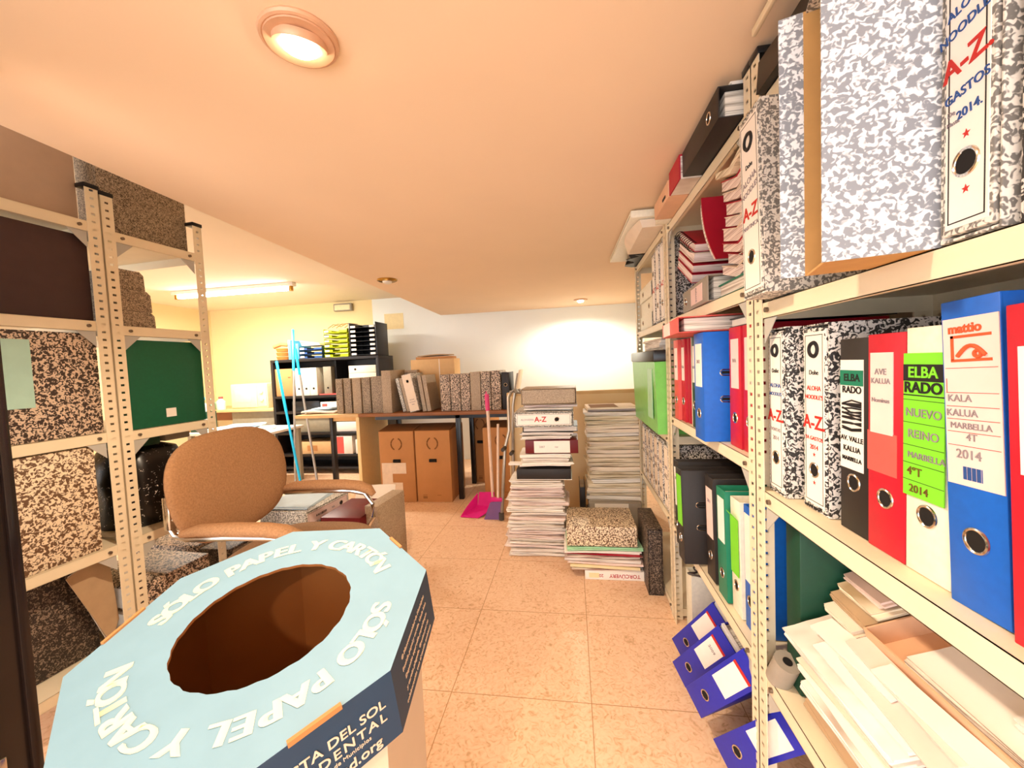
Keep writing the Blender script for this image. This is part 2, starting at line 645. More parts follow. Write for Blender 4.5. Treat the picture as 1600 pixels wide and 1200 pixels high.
def shelving(label, loc, rotz, L, D, levels, top, aisle=1, cap=True, tops=(0, 0, 0, 0), skip=()):
    """slotted-angle unit. local x = depth (0 = aisle side), y along, aisle at x=0 facing -x*aisle"""
    root = thing('shelving_unit', label, 'shelving unit', loc, (0, 0, rotz))
    s = aisle
    q = 0
    for cx, dx in ((0, 1), (D, -1)):
        for cy, dy in ((0, 1), (L, -1)):
            h = top + tops[q]; q += 1
            m = MB()
            strip(m, (s * cx, cy, 0), (0, dy, 0), (s * dx, 0, 0), h)
            strip(m, (s * cx, cy, 0), (s * dx, 0, 0), (0, dy, 0), h)
            p = m.obj('post', 'shelf_cream', root, smooth=False)
            if cap:
                m = MB(); m.box((s * cx - s * dx * .003, cy - dy * .003, h - .006), (s * cx + s * dx * .037, cy + dy * .037, h + .008), 0, .002)
                m.obj('end_cap', 'black_plastic', p)
    lip = .033
    for k, z in enumerate(levels):
        if k in skip:
            continue
        m = MB()
        x0, x1 = sorted((s * .0025, s * (D - .0025)))
        y0, y1 = .003, L - .003
        t = .0012
        m.box((x0, y0, z - t), (x1, y1, z))
        m.box((x0, y0, z - lip), (x0 + t, y1, z)); m.box((x1 - t, y0, z - lip), (x1, y1, z))
        m.box((x0, y0, z - lip), (x1, y0 + t, z)); m.box((x0, y1 - t, z - lip), (x1, y1, z))
        xi = x0 if s > 0 else x1 - .012
        m.box((xi, y0, z - lip), (xi + .012, y1, z - lip + t))
        sh = m.obj('shelf', 'shelf_cream', root, smooth=False)
        for yy in (.055, L - .055):
            m = MB(); xx = -s * .0005
            m.cyl((xx - s * .003, yy, z - lip * .5), (xx + s * .003, yy, z - lip * .5), .0052, 8)
            m.obj('bolt', 'bolt_steel', sh)
        for yy, dy in ((.037, 1), (L - .037, -1)):
            m = MB()
            a = [(0, yy, z - lip), (0, yy + dy * .05, z - lip), (0, yy, z - lip - .05)]
            m.loft([[V((s * .004, p[1], p[2])) for p in a], [V((s * .0055, p[1], p[2])) for p in a]])
            m.obj('gusset', 'shelf_grey', sh, smooth=False)
    return root

# ================================================================== SETTING
ZC, ZH, YB = 1.72, 1.96, 4.54
m = MB(); m.box((-5.2, -2.2, -.06), (1.0, YB + .15, 0)); struct(m, 'floor', 'floor_tile')
edge = lambda y: -1.281 - .049 * y
m = MB(); m.prism([(edge(-2.2), -2.2), (.80, -2.2), (.80, YB), (edge(YB), YB)], ZC, ZH - .002)
struct(m, 'ceiling', 'ceiling_paint', smooth=False)
m = MB(); m.box((-5.2, -2.2, ZH), (1.0, YB + .15, ZH + .06)); struct(m, 'ceiling', 'ceiling_white')
XC = -2.36
m = MB(); m.box((XC, YB, 0), (1.0, YB + .12, ZH)); struct(m, 'wall_back', 'wall_white')
m = MB(); m.box((-5.2, YB, 0), (XC, YB + .12, ZH)); struct(m, 'wall_back', 'wall_yellow')
m = MB(); m.box((-4.75, -.4, 0), (-4.6, YB, ZH)); struct(m, 'wall_left', 'wall_yellow')
m = MB(); m.box((.80, -2.2, 0), (.95, YB, ZH)); struct(m, 'wall_right', 'wall_cream')
# door leaf standing open at the left
m = MB()
m.box((-.045, -.92, .01), (0, 0, 1.71), 0, .004)
m.box((-.002, -.8, 1.0), (.006, -.12, 1.55), 0, .006); m.box((-.002, -.8, .12), (.006, -.12, .78), 0, .006)
m.box((-.048, -.012, .01), (.006, .004, 1.71), 0, .003)
door = struct(m, 'door_1', 'door_wood', loc=(-1.062, .594, 0), rot=(0, 0, -.10))
m = MB(); m.box((.006, -.085, .28), (.012, -.045, .42), 0, .003)
m.obj('lock_plate', 'chrome', door)

# ---- ceiling spotlights (two lit, one off), fluorescent tube, emergency light
def spot(label, loc, lit, tilt=(0, 0, 0), r=.062):
    root = thing('ceiling_spotlight', label, 'ceiling light', loc)
    m = MB()
    m.torus((0, 0, -.004), (0, 0, 1), r, .006, 32, 8)
    m.tube([(0, 0, 0), (0, 0, -.012)], [r, r * .95], 32)
    m.obj('trim_ring', 'spot_copper' if lit else 'gold', root)
    R = Euler(tilt).to_matrix().to_4x4()
    m = MB()
    prof = [(.046, .0), (.048, -.008), (.046, -.014), (.031, -.014)]
    m.loft([[R @ V((a * math.cos(2 * PI * k / 28), a * math.sin(2 * PI * k / 28), z)) for k in range(28)] for a, z in prof])
    m.obj('gimbal', 'spot_copper' if lit else 'gold', root)
    m = MB()
    prof = [(.032, -.0142), (.029, -.022), (.018, -.028), (.002, -.030)]
    m.loft([[R @ V((a * math.cos(2 * PI * k / 24), a * math.sin(2 * PI * k / 24), z)) for k in range(24)] for a, z in prof])
    m.obj('bulb', 'bulb_warm' if lit else 'lamp_white', root)
    return root

spot('large lit copper ceiling spotlight nearest the camera', (-.475, .70, ZC), True, (.25, .2, 0), .062)
spot('unlit brass spotlight on the low ceiling near its left edge', (-1.23, 2.60, ZC), False)
spot('small lit ceiling spotlight close to the white back wall', (.11, 4.05, ZC), True)
lamp('spotlight_beam', 'SPOT', (-.475, .70, ZC - .05), 34, WARM, .03, spot_size=2.6, spot_blend=.6)
lamp('spotlight_beam', 'SPOT', (.11, 4.05, ZC - .05), 30, (1.0, .95, .80), .03, spot_size=2.9, spot_blend=.5)
# unseen spotlight added behind the camera as extra fill light
spot('lit ceiling spotlight of the row behind the viewer', (-.45, -1.1, ZC), True)
lamp('spotlight_beam', 'SPOT', (-.45, -1.1, ZC - .05), 50, (1.0, .80, .58), .04, spot_size=2.7, spot_blend=.6)  # fill beam of the added fixture

root = thing('fluorescent_lamp', 'glowing white fluorescent tube on the higher ceiling at left', 'ceiling light', (-3.2, 3.42, ZH))
m = MB(); m.box((-.66, -.03, -.035), (.66, .03, 0), 0, .005); m.obj('housing', 'lamp_white', root)
m = MB(); m.cyl((-.60, 0, -.055), (.60, 0, -.055), .018, 16); m.obj('tube', 'tube_white', root)
for x in (-.63, .61):
    m = MB(); m.box((x, -.018, -.078), (x + .025, .018, -.03), 0, .003); m.obj('socket', 'gold', root)
lamp('fluorescent_light', 'AREA', (-3.2, 3.42, ZH - .10), 32, (1.0, .93, .82), (1.2, .08))

root = thing('emergency_light', 'small grey emergency light box high on the yellow wall', 'emergency light', (-2.72, YB, 1.885))
m = MB(); m.box((-.118, -.05, -.045), (.118, 0, .045), 0, .008); m.obj('housing', 'grey_card', root)
m = MB(); m.box((-.10, -.056, -.035), (.10, -.048, .028), 0, .004); m.obj('diffuser', 'appliance_cream', root)
m = MB(); m.box((-2.21, YB - .003, 1.59), (-1.97, YB, 1.775)); tag(m.obj('wall_notice', 'paper_yellow'), 'blank cream paper sheet fixed to the white back wall', 'paper notice')

# ================================================================== RIGHT SHELVING
XR = .39
shelving('cream slotted steel shelving unit nearest the viewer at right', (XR, -.02, 0), 0, .945, .335, (.41, .812, 1.205, 1.605), 1.705)
shelving('middle cream slotted steel shelving unit of the right row', (XR, .926, 0), 0, .775, .335, (.415, .865, 1.253, 1.622), 1.705)
shelving('farthest cream slotted steel shelving unit of the right row', (XR, 1.703, 0), 0, .775, .335, (.045, .43, .775, 1.258, 1.640), 1.69)

# ---- near unit, upper shelf
ZU = 1.206
cased('protruding grey marbled A-Z box file leaning at the steel post', .086, .345, .285, (.345, .815, ZU + .003), (-.035, 0, .02), 'marble_mid',
      (T('Dohe', .012, .245, 'ink_black'), T('ALOHA', .016, .218, 'ink_grey', ang=.2), T('NOODLES', .014, .198, 'ink_grey', ang=.2),
       T('A-Z', .034, .158, 'ink_red', bold=.02), T('MARTINICA', .011, .132, 'ink_grey')), ring=.075, logo=.055)
# big empty slipcase, turned, open towards the aisle
root = thing('empty_slipcase', 'large empty grey marbled slipcase with open tan inside', 'box file', (.299, .529, ZU), (0, 0, -.30))
Hc, Dc, Wc = .352, .104, .092
m = MB(); m.box((0, 0, 0), (Dc, .003, Hc)); m.obj('side_panel', 'marble_big', root)
m = MB(); m.box((0, Wc - .003, 0), (Dc, Wc, Hc), 0); m.obj('side_panel', 'tan_inside', root)
m = MB(); m.box((.003, .003, 0), (Dc, Wc - .003, .003)); m.obj('bottom_panel', 'tan_inside', root)
m = MB(); m.box((.003, .003, Hc - .003), (Dc, Wc - .003, Hc)); m.obj('top_panel', 'marble_mid', root)
m = MB(); m.box((Dc - .003, .003, .003), (Dc, Wc - .003, Hc - .003)); m.obj('back_panel', 'tan_inside', root)
m = MB(); m.box((-.028, Wc - .003, 0), (.0, Wc + .0, Hc)); m.obj('flap', 'marble_big', root)
m = MB()
for k in range(3):
    m.box((.045 + .004 * k, .055 + .006 * k, .006), (.098, .058 + .006 * k, .245 + .012 * k))
tag(m.obj('loose_papers', 'paper_white', None, (.299, .529, ZU), (0, 0, -.30)), 'few white papers standing inside the empty marbled slipcase', 'papers')
cased('grey marbled A-Z box file lettered GASTOS 2014 beside the empty slipcase', .064, .345, .285, (.392, .462, ZU + .001), (0, 0, -.03), 'marble_mid',
      (T('ALOHA', .0125, .224, 'ink_blue', bold=.01, ang=.12), T("NOODLE'S", .0125, .205, 'ink_blue', bold=.01, ang=.16), T('A-Z.', .028, .172, 'ink_red', bold=.02, ang=.12),
       T('GASTOS', .0125, .143, 'ink_blue', bold=.01, ang=.12), T('De', .007, .127, 'ink_grey', .016), T('2014.', .012, .122, 'ink_blue', -.003, bold=.01, ang=.1),
       T('Hasta', .006, .117, 'ink_grey', .014)), ring=.073, stars=(.100, .047))
cased('marbled A-Z box file at the right picture edge on the upper shelf', .070, .345, .285, (.398, .388, ZU + .001), None, 'marble_black',
      (T('ALOHA', .0125, .292, 'ink_blue'), T('A-Z.', .032, .226, 'ink_red', bold=.02), T('2014', .012, .170, 'ink_blue')), ring=.078)
cased('marbled box file farther along the upper shelf beyond the picture edge', .075, .345, .285, (.40, .305, ZU + .001), None, 'marble_black', (T('A-Z.', .034, .226, 'ink_red'),), ring=.078)

# ---- near unit, middle shelf
ZM = .813
cased('marbled A-Z box file standing right against the steel post', .068, .338, .285, (.41, .874, ZM), None, 'marble_black',
      (T('Dohe', .012, .252, 'ink_black'), T('ALOHA', .012, .222, 'ink_blue'), T('NOODLES', .010, .205, 'ink_blue'), T('A-Z.', .033, .160, 'ink_red', bold=.02),
       T('VENTAS', .010, .132, 'ink_grey'), T('2014', .012, .115, 'ink_grey')), ring=.075, logo=.045)
cased('marbled A-Z box file with red handwriting, second from the steel post', .076, .336, .285, (.427, .776, ZM), None, 'marble_black',
      (T('Dohe', .012, .250, 'ink_black'), T('ALOHA', .012, .222, 'ink_red'), T("NOODLE'S", .011, .206, 'ink_red'), T('A-Z.', .034, .160, 'ink_red', bold=.02),
       T('2A GASTOS', .010, .132, 'ink_red'), T('2014', .012, .116, 'ink_red'), T('JUAN BRAVO', .007, .006, 'ink_black')), ring=.075, logo=.045, stars=(.103, .052))
b = binder('black ring binder with black scribbles on its label on the middle shelf', 'black_card', .062, .305, .27, (.43, .684, ZM), None,
       (.100, .272, .82, 'label_white', .004), ring=.080, rules=0)
m = MB()
m.box((-.0013, -.0215, .232), (-.0009, .0295, .256)); m.obj('label_band', 'green_card', b)
letters(b, (T('ELBA', .016, .244, 'ink_black', .003, .02), T('RADO', .015, .225, 'ink_black', .003, .02), T('AV. VALLE', .011, .148, 'ink_black', .003, .01), T('KALUA', .012, .132, 'ink_black', .003, .01), T('MARBELLA', .009, .116, 'ink_black', .003, .02)), -.0014)
m = MB()
rg = random.Random(4)
for k in range(16):
    z = .165 + .0028 * k + rg.uniform(-.001, .001)
    m.tube([(-.0014, -.018, z), (-.0016, .003, z + rg.uniform(-.004, .004)), (-.0014, .024, z + rg.uniform(-.004, .004))], .0013, 5)
m.obj('scribble', 'ink_black', b)
b = binder('red ring binder with blank whitish label on the middle shelf', 'red_card', .066, .308, .28, (.427, .6165, ZM), None,
       (.168, .282, .62, 'label_pink', .007), ring=.078, text=(T('AVE', .012, .255, 'ink_grey', .008), T('KALUA', .011, .242, 'ink_grey', .008), T('Nominas', .009, .215, 'ink_grey', .008)))
m = MB(); m.box((-.0008, -.020, .112), (.0002, .033, .170)); m.obj('label_sleeve', 'pale_red_card', b)
b = binder('white ring binder with big lime green label on the middle shelf', 'white_card', .063, .312, .28, (.427, .5505, ZM), None, None, ring=.078)
m = MB()
m.box((-.0035, -.026, .098), (-.0022, .0315, .280), 0); m.box((-.0039, -.026, .245), (-.0034, .0315, .266), 1)
for z in (.221, .192, .163, .140, .118): m.box((-.0038, -.026, z), (-.0034, .0315, z + .0006), 1)
m.box((-.0038, -.026, .2265), (-.0034, .0315, .228), 1)
lb = m.obj('spine_label', ['lime_label', 'ink_black'], b, label='lime green spine label')
letters(lb, (T('ELBA', .019, .2555, 'lime_label', .003, .02), T('RADO', .019, .2365, 'ink_black', .003, .02), T('NUEVO', .015, .205, 'ink_grey', .002), T('REINO', .015, .178, 'ink_grey', .002),
             T('MARBELLA', .011, .151, 'ink_grey', -.002), T('4ºT', .015, .130, 'ink_brown', .014), T('2014', .014, .108, 'ink_brown', .008)), -.0041)
b = binder('bright blue ring binder with large pinkish label, leaning on the middle shelf', 'blue_card', .064, .338, .28, (.42, .478, ZM), (-.05, 0, 0),
       (.135, .318, .94, 'label_pink', -.001), ring=.078)
m = MB()
for z in (.263, .236, .221, .207, .193, .178): m.box((-.0012, -.029, z), (-.0009, .027, z + .0006))
m.box((-.0012, .026, .236), (-.0009, .0266, .252))
m.obj('label_lines', 'ink_red', b)
letters(b, (T('mattio', .014, .306, 'ink_orange', .004, .03), T('KALA', .011, .230, 'ink_grey', .012), T('KALUA', .011, .214, 'ink_grey', .010), T('MARBELLA', .0095, .200, 'ink_grey', .001), T('4T', .011, .188, 'ink_grey', 0), T('2014', .014, .169, 'ink_grey', .004)), -.0013)
m = MB()
m.box((-.0014, -.024, .296), (-.001, .020, .299)); m.box((-.0014, .0165, .272), (-.001, .020, .299)); m.box((-.0014, -.024, .270), (-.001, .020, .273))
m.tube([(-.0014, .012 - .030 * k / 10, .276 + .011 * math.sin(PI * k / 10)) for k in range(11)], .0022, 6)
m.torus((-.0012, -.010, .278), (1, 0, 0), .0035, .002, 16, 6)
m.obj('label_emblem', 'ink_orange', b)
m = MB()
for k in range(12): m.box((-.0013, -.010 + .0017 * k, .142), (-.0009, -.0092 + .0017 * k + .0006 * (k % 3), .156))
m.obj('bar_code', 'ink_blue', b)
binder('red ring binder at the right picture edge on the middle shelf', 'red_card', .070, .325, .28, (.413, .402, ZM), (-.04, 0, 0), (.165, .285, .7, 'label_white'), ring=.078)
binder('black ring binder past the picture edge on the middle shelf', 'black_card', .070, .315, .28, (.42, .318, ZM), None, (.165, .285, .7, 'label_white'), ring=.078)
m = MB(); m.box((.716, .30, ZM), (.765, .70, 1.145), 0, .002)
tag(m.obj('archive_box', 'marble_brown'), 'wide marbled box file lying at the back behind the binders', 'box file')

# ---- middle unit, mid shelf binders
ZF = .866
def b2(label, cov, w, y, x, rz=0, lab='label_white', h=.300, ring=.075, lean=0, z=ZF, **kw):
    return binder(label, cov, w, h, .27, (x, y, z), (lean, 0, rz), (.15, h - .03, .66, lab) if lab else None, ring=ring, **kw)
b2('pale red ring binder at the far end of the middle bay', 'pale_red_card', .062, 1.585, .392, text=(T('2013', .014, .20),))
b2('red ring binder second from the far end of the middle bay', 'red_card', .050, 1.520, .40, text=(T('Caja', .013, .20),))
b2('thin crimson folder between red binder and dark green binder', 'crimson', .022, 1.472, .405, ring=0, lab=None)
b2('thin cream folder with green edge leaning on dark green binder', 'white_card', .020, 1.440, .408, ring=0, lab=None)
b2('dark green ring binder left of the blue one with ring slots', 'dark_green', .055, 1.375, .397, text=(T('ALOHA', .012, .2),))
b2('bright blue ring binder turned to show two ring slots', 'blue_card', .082, 1.186, .354, rz=.0, h=.300, slots=True, text=(T('2012', .014, .22, 'ink_grey'),))
b2('red ring binder with tall lilac label right of the blue one', 'red_card', .070, 1.078, .408, text=(T('IVA', .014, .22),), h=.305, lab='label_pink')
b2('red ring binder touching the steel post in the middle bay', 'red_card', .062, 1.003, .410, h=.305, lab='label_pink')
binder('pale red binder lying across the top of the standing binders', 'pale_red_card', .045, .30, .27, (.325, 1.49, 1.1925), frame((-1, .08, 0), (-.08, -1, 0)), (.03, .16, .9, 'label_white'), ring=0, name='ring_binder')
m = MB(); m.box((0, 0, 0), (.26, .20, .003)); m.box((0, 0, .022), (.26, .20, .025)); m.box((.255, 0, .003), (.26, .20, .022)); m.box((.004, .004, .004), (.25, .195, .021), 1)
tag(m.obj('folder', ['black_plastic', 'paper_white'], None, (.43, .965, 1.1735), (0, 0, 0)), 'black folder lying flat on the red and blue binders', 'folder')

# ---- middle unit, low shelf
ZL = .416
binder('black ring binder with white label leaning away at the far end of low shelf', 'black_card', .070, .305, .27, (.365, 1.485, ZL + .004), (-.10, 0, .0), (.14, .28, .7, 'label_white'), ring=.075, text=(T('2010', .014, .24),))
binder('black ring binder with lime label and ring slots on the low shelf', 'black_card', .074, .305, .28, (.345, 1.375, ZL + .004), (-.08, 0, .0), (.12, .285, .74, 'lime_label'), ring=.075, slots=True)
binder('black ring binder with pinkish label beside the green one', 'black_card', .072, .315, .28, (.402, 1.262, ZL + .002), (-.04, 0, .0), (.13, .28, .74, 'label_pink'), ring=.075, text=(T('2011', .014, .24),))
binder('green ring binder with pale label on the low shelf', 'green_card', .066, .310, .28, (.402, 1.168, ZL + .001), (-.03, 0, 0), (.16, .285, .7, 'label_white'), ring=.070)
b = binder('white ring binder with hanging lime label on the low shelf', 'white_card', .060, .305, .28, (.412, 1.095, ZL + .001), (-.03, 0, 0), None, ring=.075)
m = MB(); m.loft([[(-.004 - .010 * (k == 0), y, z) for y in (-.024, .024)] + [(-.0025 - .010 * (k == 0), y, z) for y in (.024, -.024)] for k, z in enumerate((.268, .255, .18, .105))])
m.obj('spine_label', 'lime_label', b, label='curling lime green label')
binder('blue ring binder with white label touching the post on low shelf', 'blue_card', .058, .310, .28, (.415, 1.022, ZL + .001), (-.02, 0, 0), (.12, .290, .85, 'label_white'), ring=.075)

# ---- middle unit, floor level: fallen navy binders and an open box
RB = Euler((.661, 0, .48))
def navy(label, loc, lab=True, **kw):
    return binder(label, 'navy_card', .074, .315, .275, loc, RB, (.15, .27, .72, 'label_white') if lab else None, ring=.075, cat='binder', **kw)
def redtop(b):
    m = MB(); m.box((-.0013, -.028, .262), (-.0008, .028, .272)); m.obj('label_stripe', 'ink_red', b)
    m = MB(); m.box((.012, -.037, .3045), (.022, .037, .3165)); m.obj('edge_strip', 'paper_white', b)
    return b
redtop(navy('navy blue ring binder slumped farthest, against the white box', (.345, 1.468, .036)))
redtop(navy('navy blue ring binder tipped over with papers showing at its top', (.312, 1.318, .060), text=(T('2009', .014, .23),)))
redtop(navy('navy blue ring binder with large blank label, foremost in the aisle', (.309, 1.147, .115)))
navy('navy blue ring binder underneath, half hidden by the steel post', (.345, 1.030, .075))
navy('navy blue ring binder below the paper shelf, right of the post', (.425, .835, .060), lab=False)
root = thing('open_box', 'open white cardboard box on the floor beside the navy binders', 'box', (.432, 1.590, .001), (0, 0, .0))
m = MB(); w_, d_, h_ = .26, .075, .245
m.box((0, 0, 0), (w_, .004, h_)); m.box((0, d_ - .004, 0), (w_, d_, h_)); m.box((0, .004, 0), (.004, d_ - .004, h_ )); m.box((w_ - .004, .004, 0), (w_, d_ - .004, h_)); m.box((.004, .004, 0), (w_ - .004, d_ - .004, .004))
m.obj('carton', 'white_card', root)
m = MB(); m.box((.02, .015, .006), (.24, .04, .21)); m.obj('inner_folder', 'paper_white', root)
m = MB()
pts = [V((.44 + .05 * math.cos(a) + .02 * math.sin(3 * a), 1.44 + .05 * math.sin(a), .34 + .012 * math.sin(2 * a))) for a in [2 * PI * k / 24 for k in range(34)]]
m.tube(pts, .0035, 6)
tag(m.obj('cable', 'rubber'), 'dark cable loop lying above the open white box', 'cable')

# ---- middle unit, upper shelf: pads and note books
ZP = 1.2535
binder('beige ring binder lying flat under the pads, spine to the aisle', 'grey_card', .072, .315, .27, (.40, 1.50, ZP + .037), frame((-1, .06, 0), (0.06, -1, 0)), (.12, .26, .7, 'label_pink'), ring=.045, text=(T('KALUA', .014, .19),))
def vpad(label, y, z, t, w, seed, red):
    rg = random.Random(seed)
    root = thing('paper_pad', label, 'paper pad', (.425 + rg.uniform(-.012, .006), y, z), (0, 0, rg.uniform(-.012, .012)), 'sagging pads on the upper shelf')
    sag = lambda q: -.026 * (1 - abs(q) / (w / 2)) if abs(q) < w / 2 else 0
    ys = [-w / 2 + w * k / 8 for k in range(9)]
    def lay(z0, z1, mat, nm, x0=0.0):
        m = MB()
        m.loft([[(x0, q, z0 + sag(q)), (x0 + .21, q, z0 + sag(q)), (x0 + .21, q, z1 + sag(q)), (x0, q, z1 + sag(q))] for q in ys])
        m.obj(nm, mat, root, smooth=False)
    lay(0, t, 'edges_pink', 'sheets')
    lay(t, t + .002, 'crimson' if red else 'paper_cream', 'cover', -.003)
zz = ZP + .066
for k, (t, red, seed) in enumerate(((.022, 0, 1), (.025, 1, 2), (.020, 1, 3), (.031, 0, 4), (.023, 0, 5), (.028, 1, 6), (.020, 0, 7), (.024, 1, 8))):
    vpad('white paper pad in the tall sagging stack by the A-Z file', 1.07, zz, t, .19, seed, red)
    zz += t + .0072
m = MB(); m.loft([[(.40, 1.07 + q, zz - .026 * (1 - abs(q) / .095) + .001), (.62, 1.07 + q, zz - .026 * (1 - abs(q) / .095) + .001), (.62, 1.07 + q, zz - .026 * (1 - abs(q) / .095) + .018), (.40, 1.07 + q, zz - .026 * (1 - abs(q) / .095) + .018)] for q in [-.095 + .19 * k / 8 for k in range(9)]])
tag(m.obj('note_pad', 'edges_cream', smooth=False), 'topmost greenish pad of the tall sagging stack', 'paper pad')
for k, (zc_, y_) in enumerate(((zz + .012, 1.02), (1.335, 1.00))):
    root = thing('binder_clip', ('black binder clip on the topmost pad', 'black binder clip at the foot of the pad stack')[k], 'binder clip', (.415, y_, zc_ - .02))
    m = MB(); m.loft([[(-.012, -.02, .0), (.016, -.02, -.012), (.016, -.02, .012)], [(-.012, .02, .0), (.016, .02, -.012), (.016, .02, .012)]]); m.obj('body', 'black_plastic', root)
    m = MB(); m.tube([(.01, -.012, .013), (-.02, -.01, .02), (-.02, .01, .02), (.01, .012, .013)], .0012, 6); m.obj('wire_handle', 'chrome', root)
m = MB(); m.box((.405, .985, ZP), (.66, 1.172, ZP + .006), 0); m.box((.41, .99, ZP + .006), (.65, 1.168, ZP + .035), 1); m.box((.405, .985, ZP + .035), (.66, 1.172, ZP + .038), 0)
tag(m.obj('folder', ['green_card', 'edges_white']), 'green folder lying flat under the sagging pad stack', 'folder')
def notebook(label, loc, rot, w, t, cov, wire=False, d=.20, h=.15):
    root = thing('notebook', label, 'notebook', loc, rot)
    m = MB(); m.box((0, -w / 2, .002), (d, w / 2, t - .002)); m.obj('pages', 'edges_pink', root)
    m = MB(); m.box((-.002, -w / 2 - .002, 0), (d + .002, w / 2 + .002, .002)); m.box((-.002, -w / 2 - .002, t - .002), (d + .002, w / 2 + .002, t)); m.obj('cover', cov, root)
    if wire:
        m = MB()
        for k in range(9): m.torus((-.004, -w / 2 + w * (k + .5) / 9, t / 2), (0, 1, 0), t * .62, .0014, 12, 5)
        m.obj('spiral', 'black_plastic', root)
    return root
zz = 1.352
for k, (t, cov, y, tl) in enumerate(((.030, 'crimson', 1.475, .50), (.026, 'crimson', 1.50, .50), (.030, 'paper_cream', 1.53, .50), (.026, 'crimson', 1.56, .50))):
    notebook(('lowest red notebook of the slanting pile above the beige binder', 'second red notebook of the slanting pile', 'cream notebook in the middle of the slanting pile', 'spiral bound red notebook on top of the slanting pile')[k],
             (.41, 1.515 - .0134 * k, 1.395 + .031 * k), (.50, 0, 0), .19, t, cov, wire=(k == 3))
m = MB()
pts = []
for k in range(9):
    a = k / 8
    pts.append((1.30 - .085 * a ** 2.2 * 1.0, 1.575 - .215 * a))
loops = [[(.415 + .0, y, z), (.60, y, z), (.60, y - .006, z), (.415, y - .006, z)] for y, z in [(1.335 - .115 * (k / 8) ** 2, 1.590 - .215 * k / 8) for k in range(9)]]
m.loft(loops)
tag(m.obj('notebook', 'crimson'), 'crimson notebook cover curving down between the two piles', 'notebook')
m = MB(); m.loft([[(.43, y, z), (.60, y, z), (.60, y + .045, z + .004), (.43, y + .045, z + .004)] for y, z in [(1.345 - .115 * (k / 8) ** 2, 1.583 - .20 * k / 8) for k in range(9)]])
tag(m.obj('paper_wad', 'edges_white'), 'curved wad of white sheets behind the crimson cover', 'papers')

# ---- top shelf of the right row
ZT = 1.6235
b = binder('black ring binder lying flat on the top shelf, spine overhanging the aisle', 'black_card', .068, .285, .27, (.340, 1.252, ZT + .036), frame((-1, .0, 0), (0, -1, 0)), None, ring=.225)
m = MB(); sheaf(m, .21, .27, .010, random.Random(3), 2, .004, .001); tag(m.obj('papers', 'paper_white', None, (.475, 1.11, ZT + .072), None, smooth=False), 'white papers lying on the black binder near the ceiling', 'papers')
m = MB(); m.box((.335, 1.258, ZT), (.56, 1.375, ZT + .066), 1); m.box((.332, 1.256, ZT + .066), (.562, 1.377, ZT + .070), 0); m.box((.332, 1.256, ZT - .0), (.336, 1.377, ZT + .066), 0)
tag(m.obj('notebook', ['crimson', 'edges_white']), 'red notebook pile overhanging the top shelf beside the black binder', 'notebook')
m = MB(); m.box((.33, 1.385, ZT), (.60, 1.60, ZT + .055), 0, .003); m.box((.328, 1.42, ZT + .012), (.331, 1.46, ZT + .020), 1)
tag(m.obj('flat_box', ['salmon_card', 'ink_black']), 'flat beige cardboard box on the top shelf above the notebooks', 'box')
for k in range(3):
    m = MB(); m.box((.345, 1.605, ZT + .0005 + .022 * k), (.60, 1.66, ZT + .0215 + .022 * k), 0, .002)
    tag(m.obj('small_box', 'white_card'), ('lowest', 'middle', 'uppermost')[k] + ' of three slim cream boxes on the top shelf', 'box')
ZT3 = 1.6415
m = MB(); m.box((0, 0, 0), (.11, .74, .030), 0, .004); m.box((-.001, .02, .012), (.0005, .70, .015), 1)
tag(m.obj('long_box', ['white_card', 'grey_card'], None, (.262, 1.72, ZT3 + .040), (0, .0, .02)), 'long flat cream box overhanging the aisle under the ceiling', 'box')
m = MB(); m.loft([[(.31, y, ZT3 + .003), (.55, y, ZT3 + .003), (.55, y, ZT3 + .034), (.30 - .03 * math.sin(PI * t), y, ZT3 + .036)] for y, t in [(1.74 + .42 * k / 8, k / 8) for k in range(9)]])
tag(m.obj('paper_roll', 'paper_cream'), 'rolled cream paper lying below the long flat box', 'paper roll')
m = MB(); m.loft([[(.345 + .03 * math.sin(k * 1.7), y, ZT3 + .003), (.60, y, ZT3 + .003), (.60, y, ZT3 + .034), (.35 + .03 * math.sin(k * 2.3), y, ZT3 + .03 + .004 * math.sin(k))] for k, y in enumerate([2.18 + .035 * q for q in range(9)])])
tag(m.obj('plastic_bag', 'bag_black'), 'black plastic bag at the far end of the top shelf', 'bag')
m = MB()
loops = []
for k in range(9):
    y = .58 + .036 * k
    hgt = .088 * (math.sin(PI * min(1, (k + .8) / 5))) if k < 4 else .080 + .006 * math.sin(k)
    loops.append([(.375, y, 1.606), (.66, y, 1.606), (.66, y, 1.606 + hgt * .8), (.40, y, 1.606 + hgt), (.38, y, 1.606 + hgt * .7)])
m.loft(loops); tag(m.obj('plastic_bag', 'bag_black'), 'shiny black bag on the top shelf of the nearest unit', 'bag')
m = MB(); m.box((.352, .34, 1.688), (.36, .83, 1.702), 0, .002)
tag(m.obj('plastic_strip', 'shelf_cream'), 'thin cream strip lying along the bag on the top shelf', 'strip')

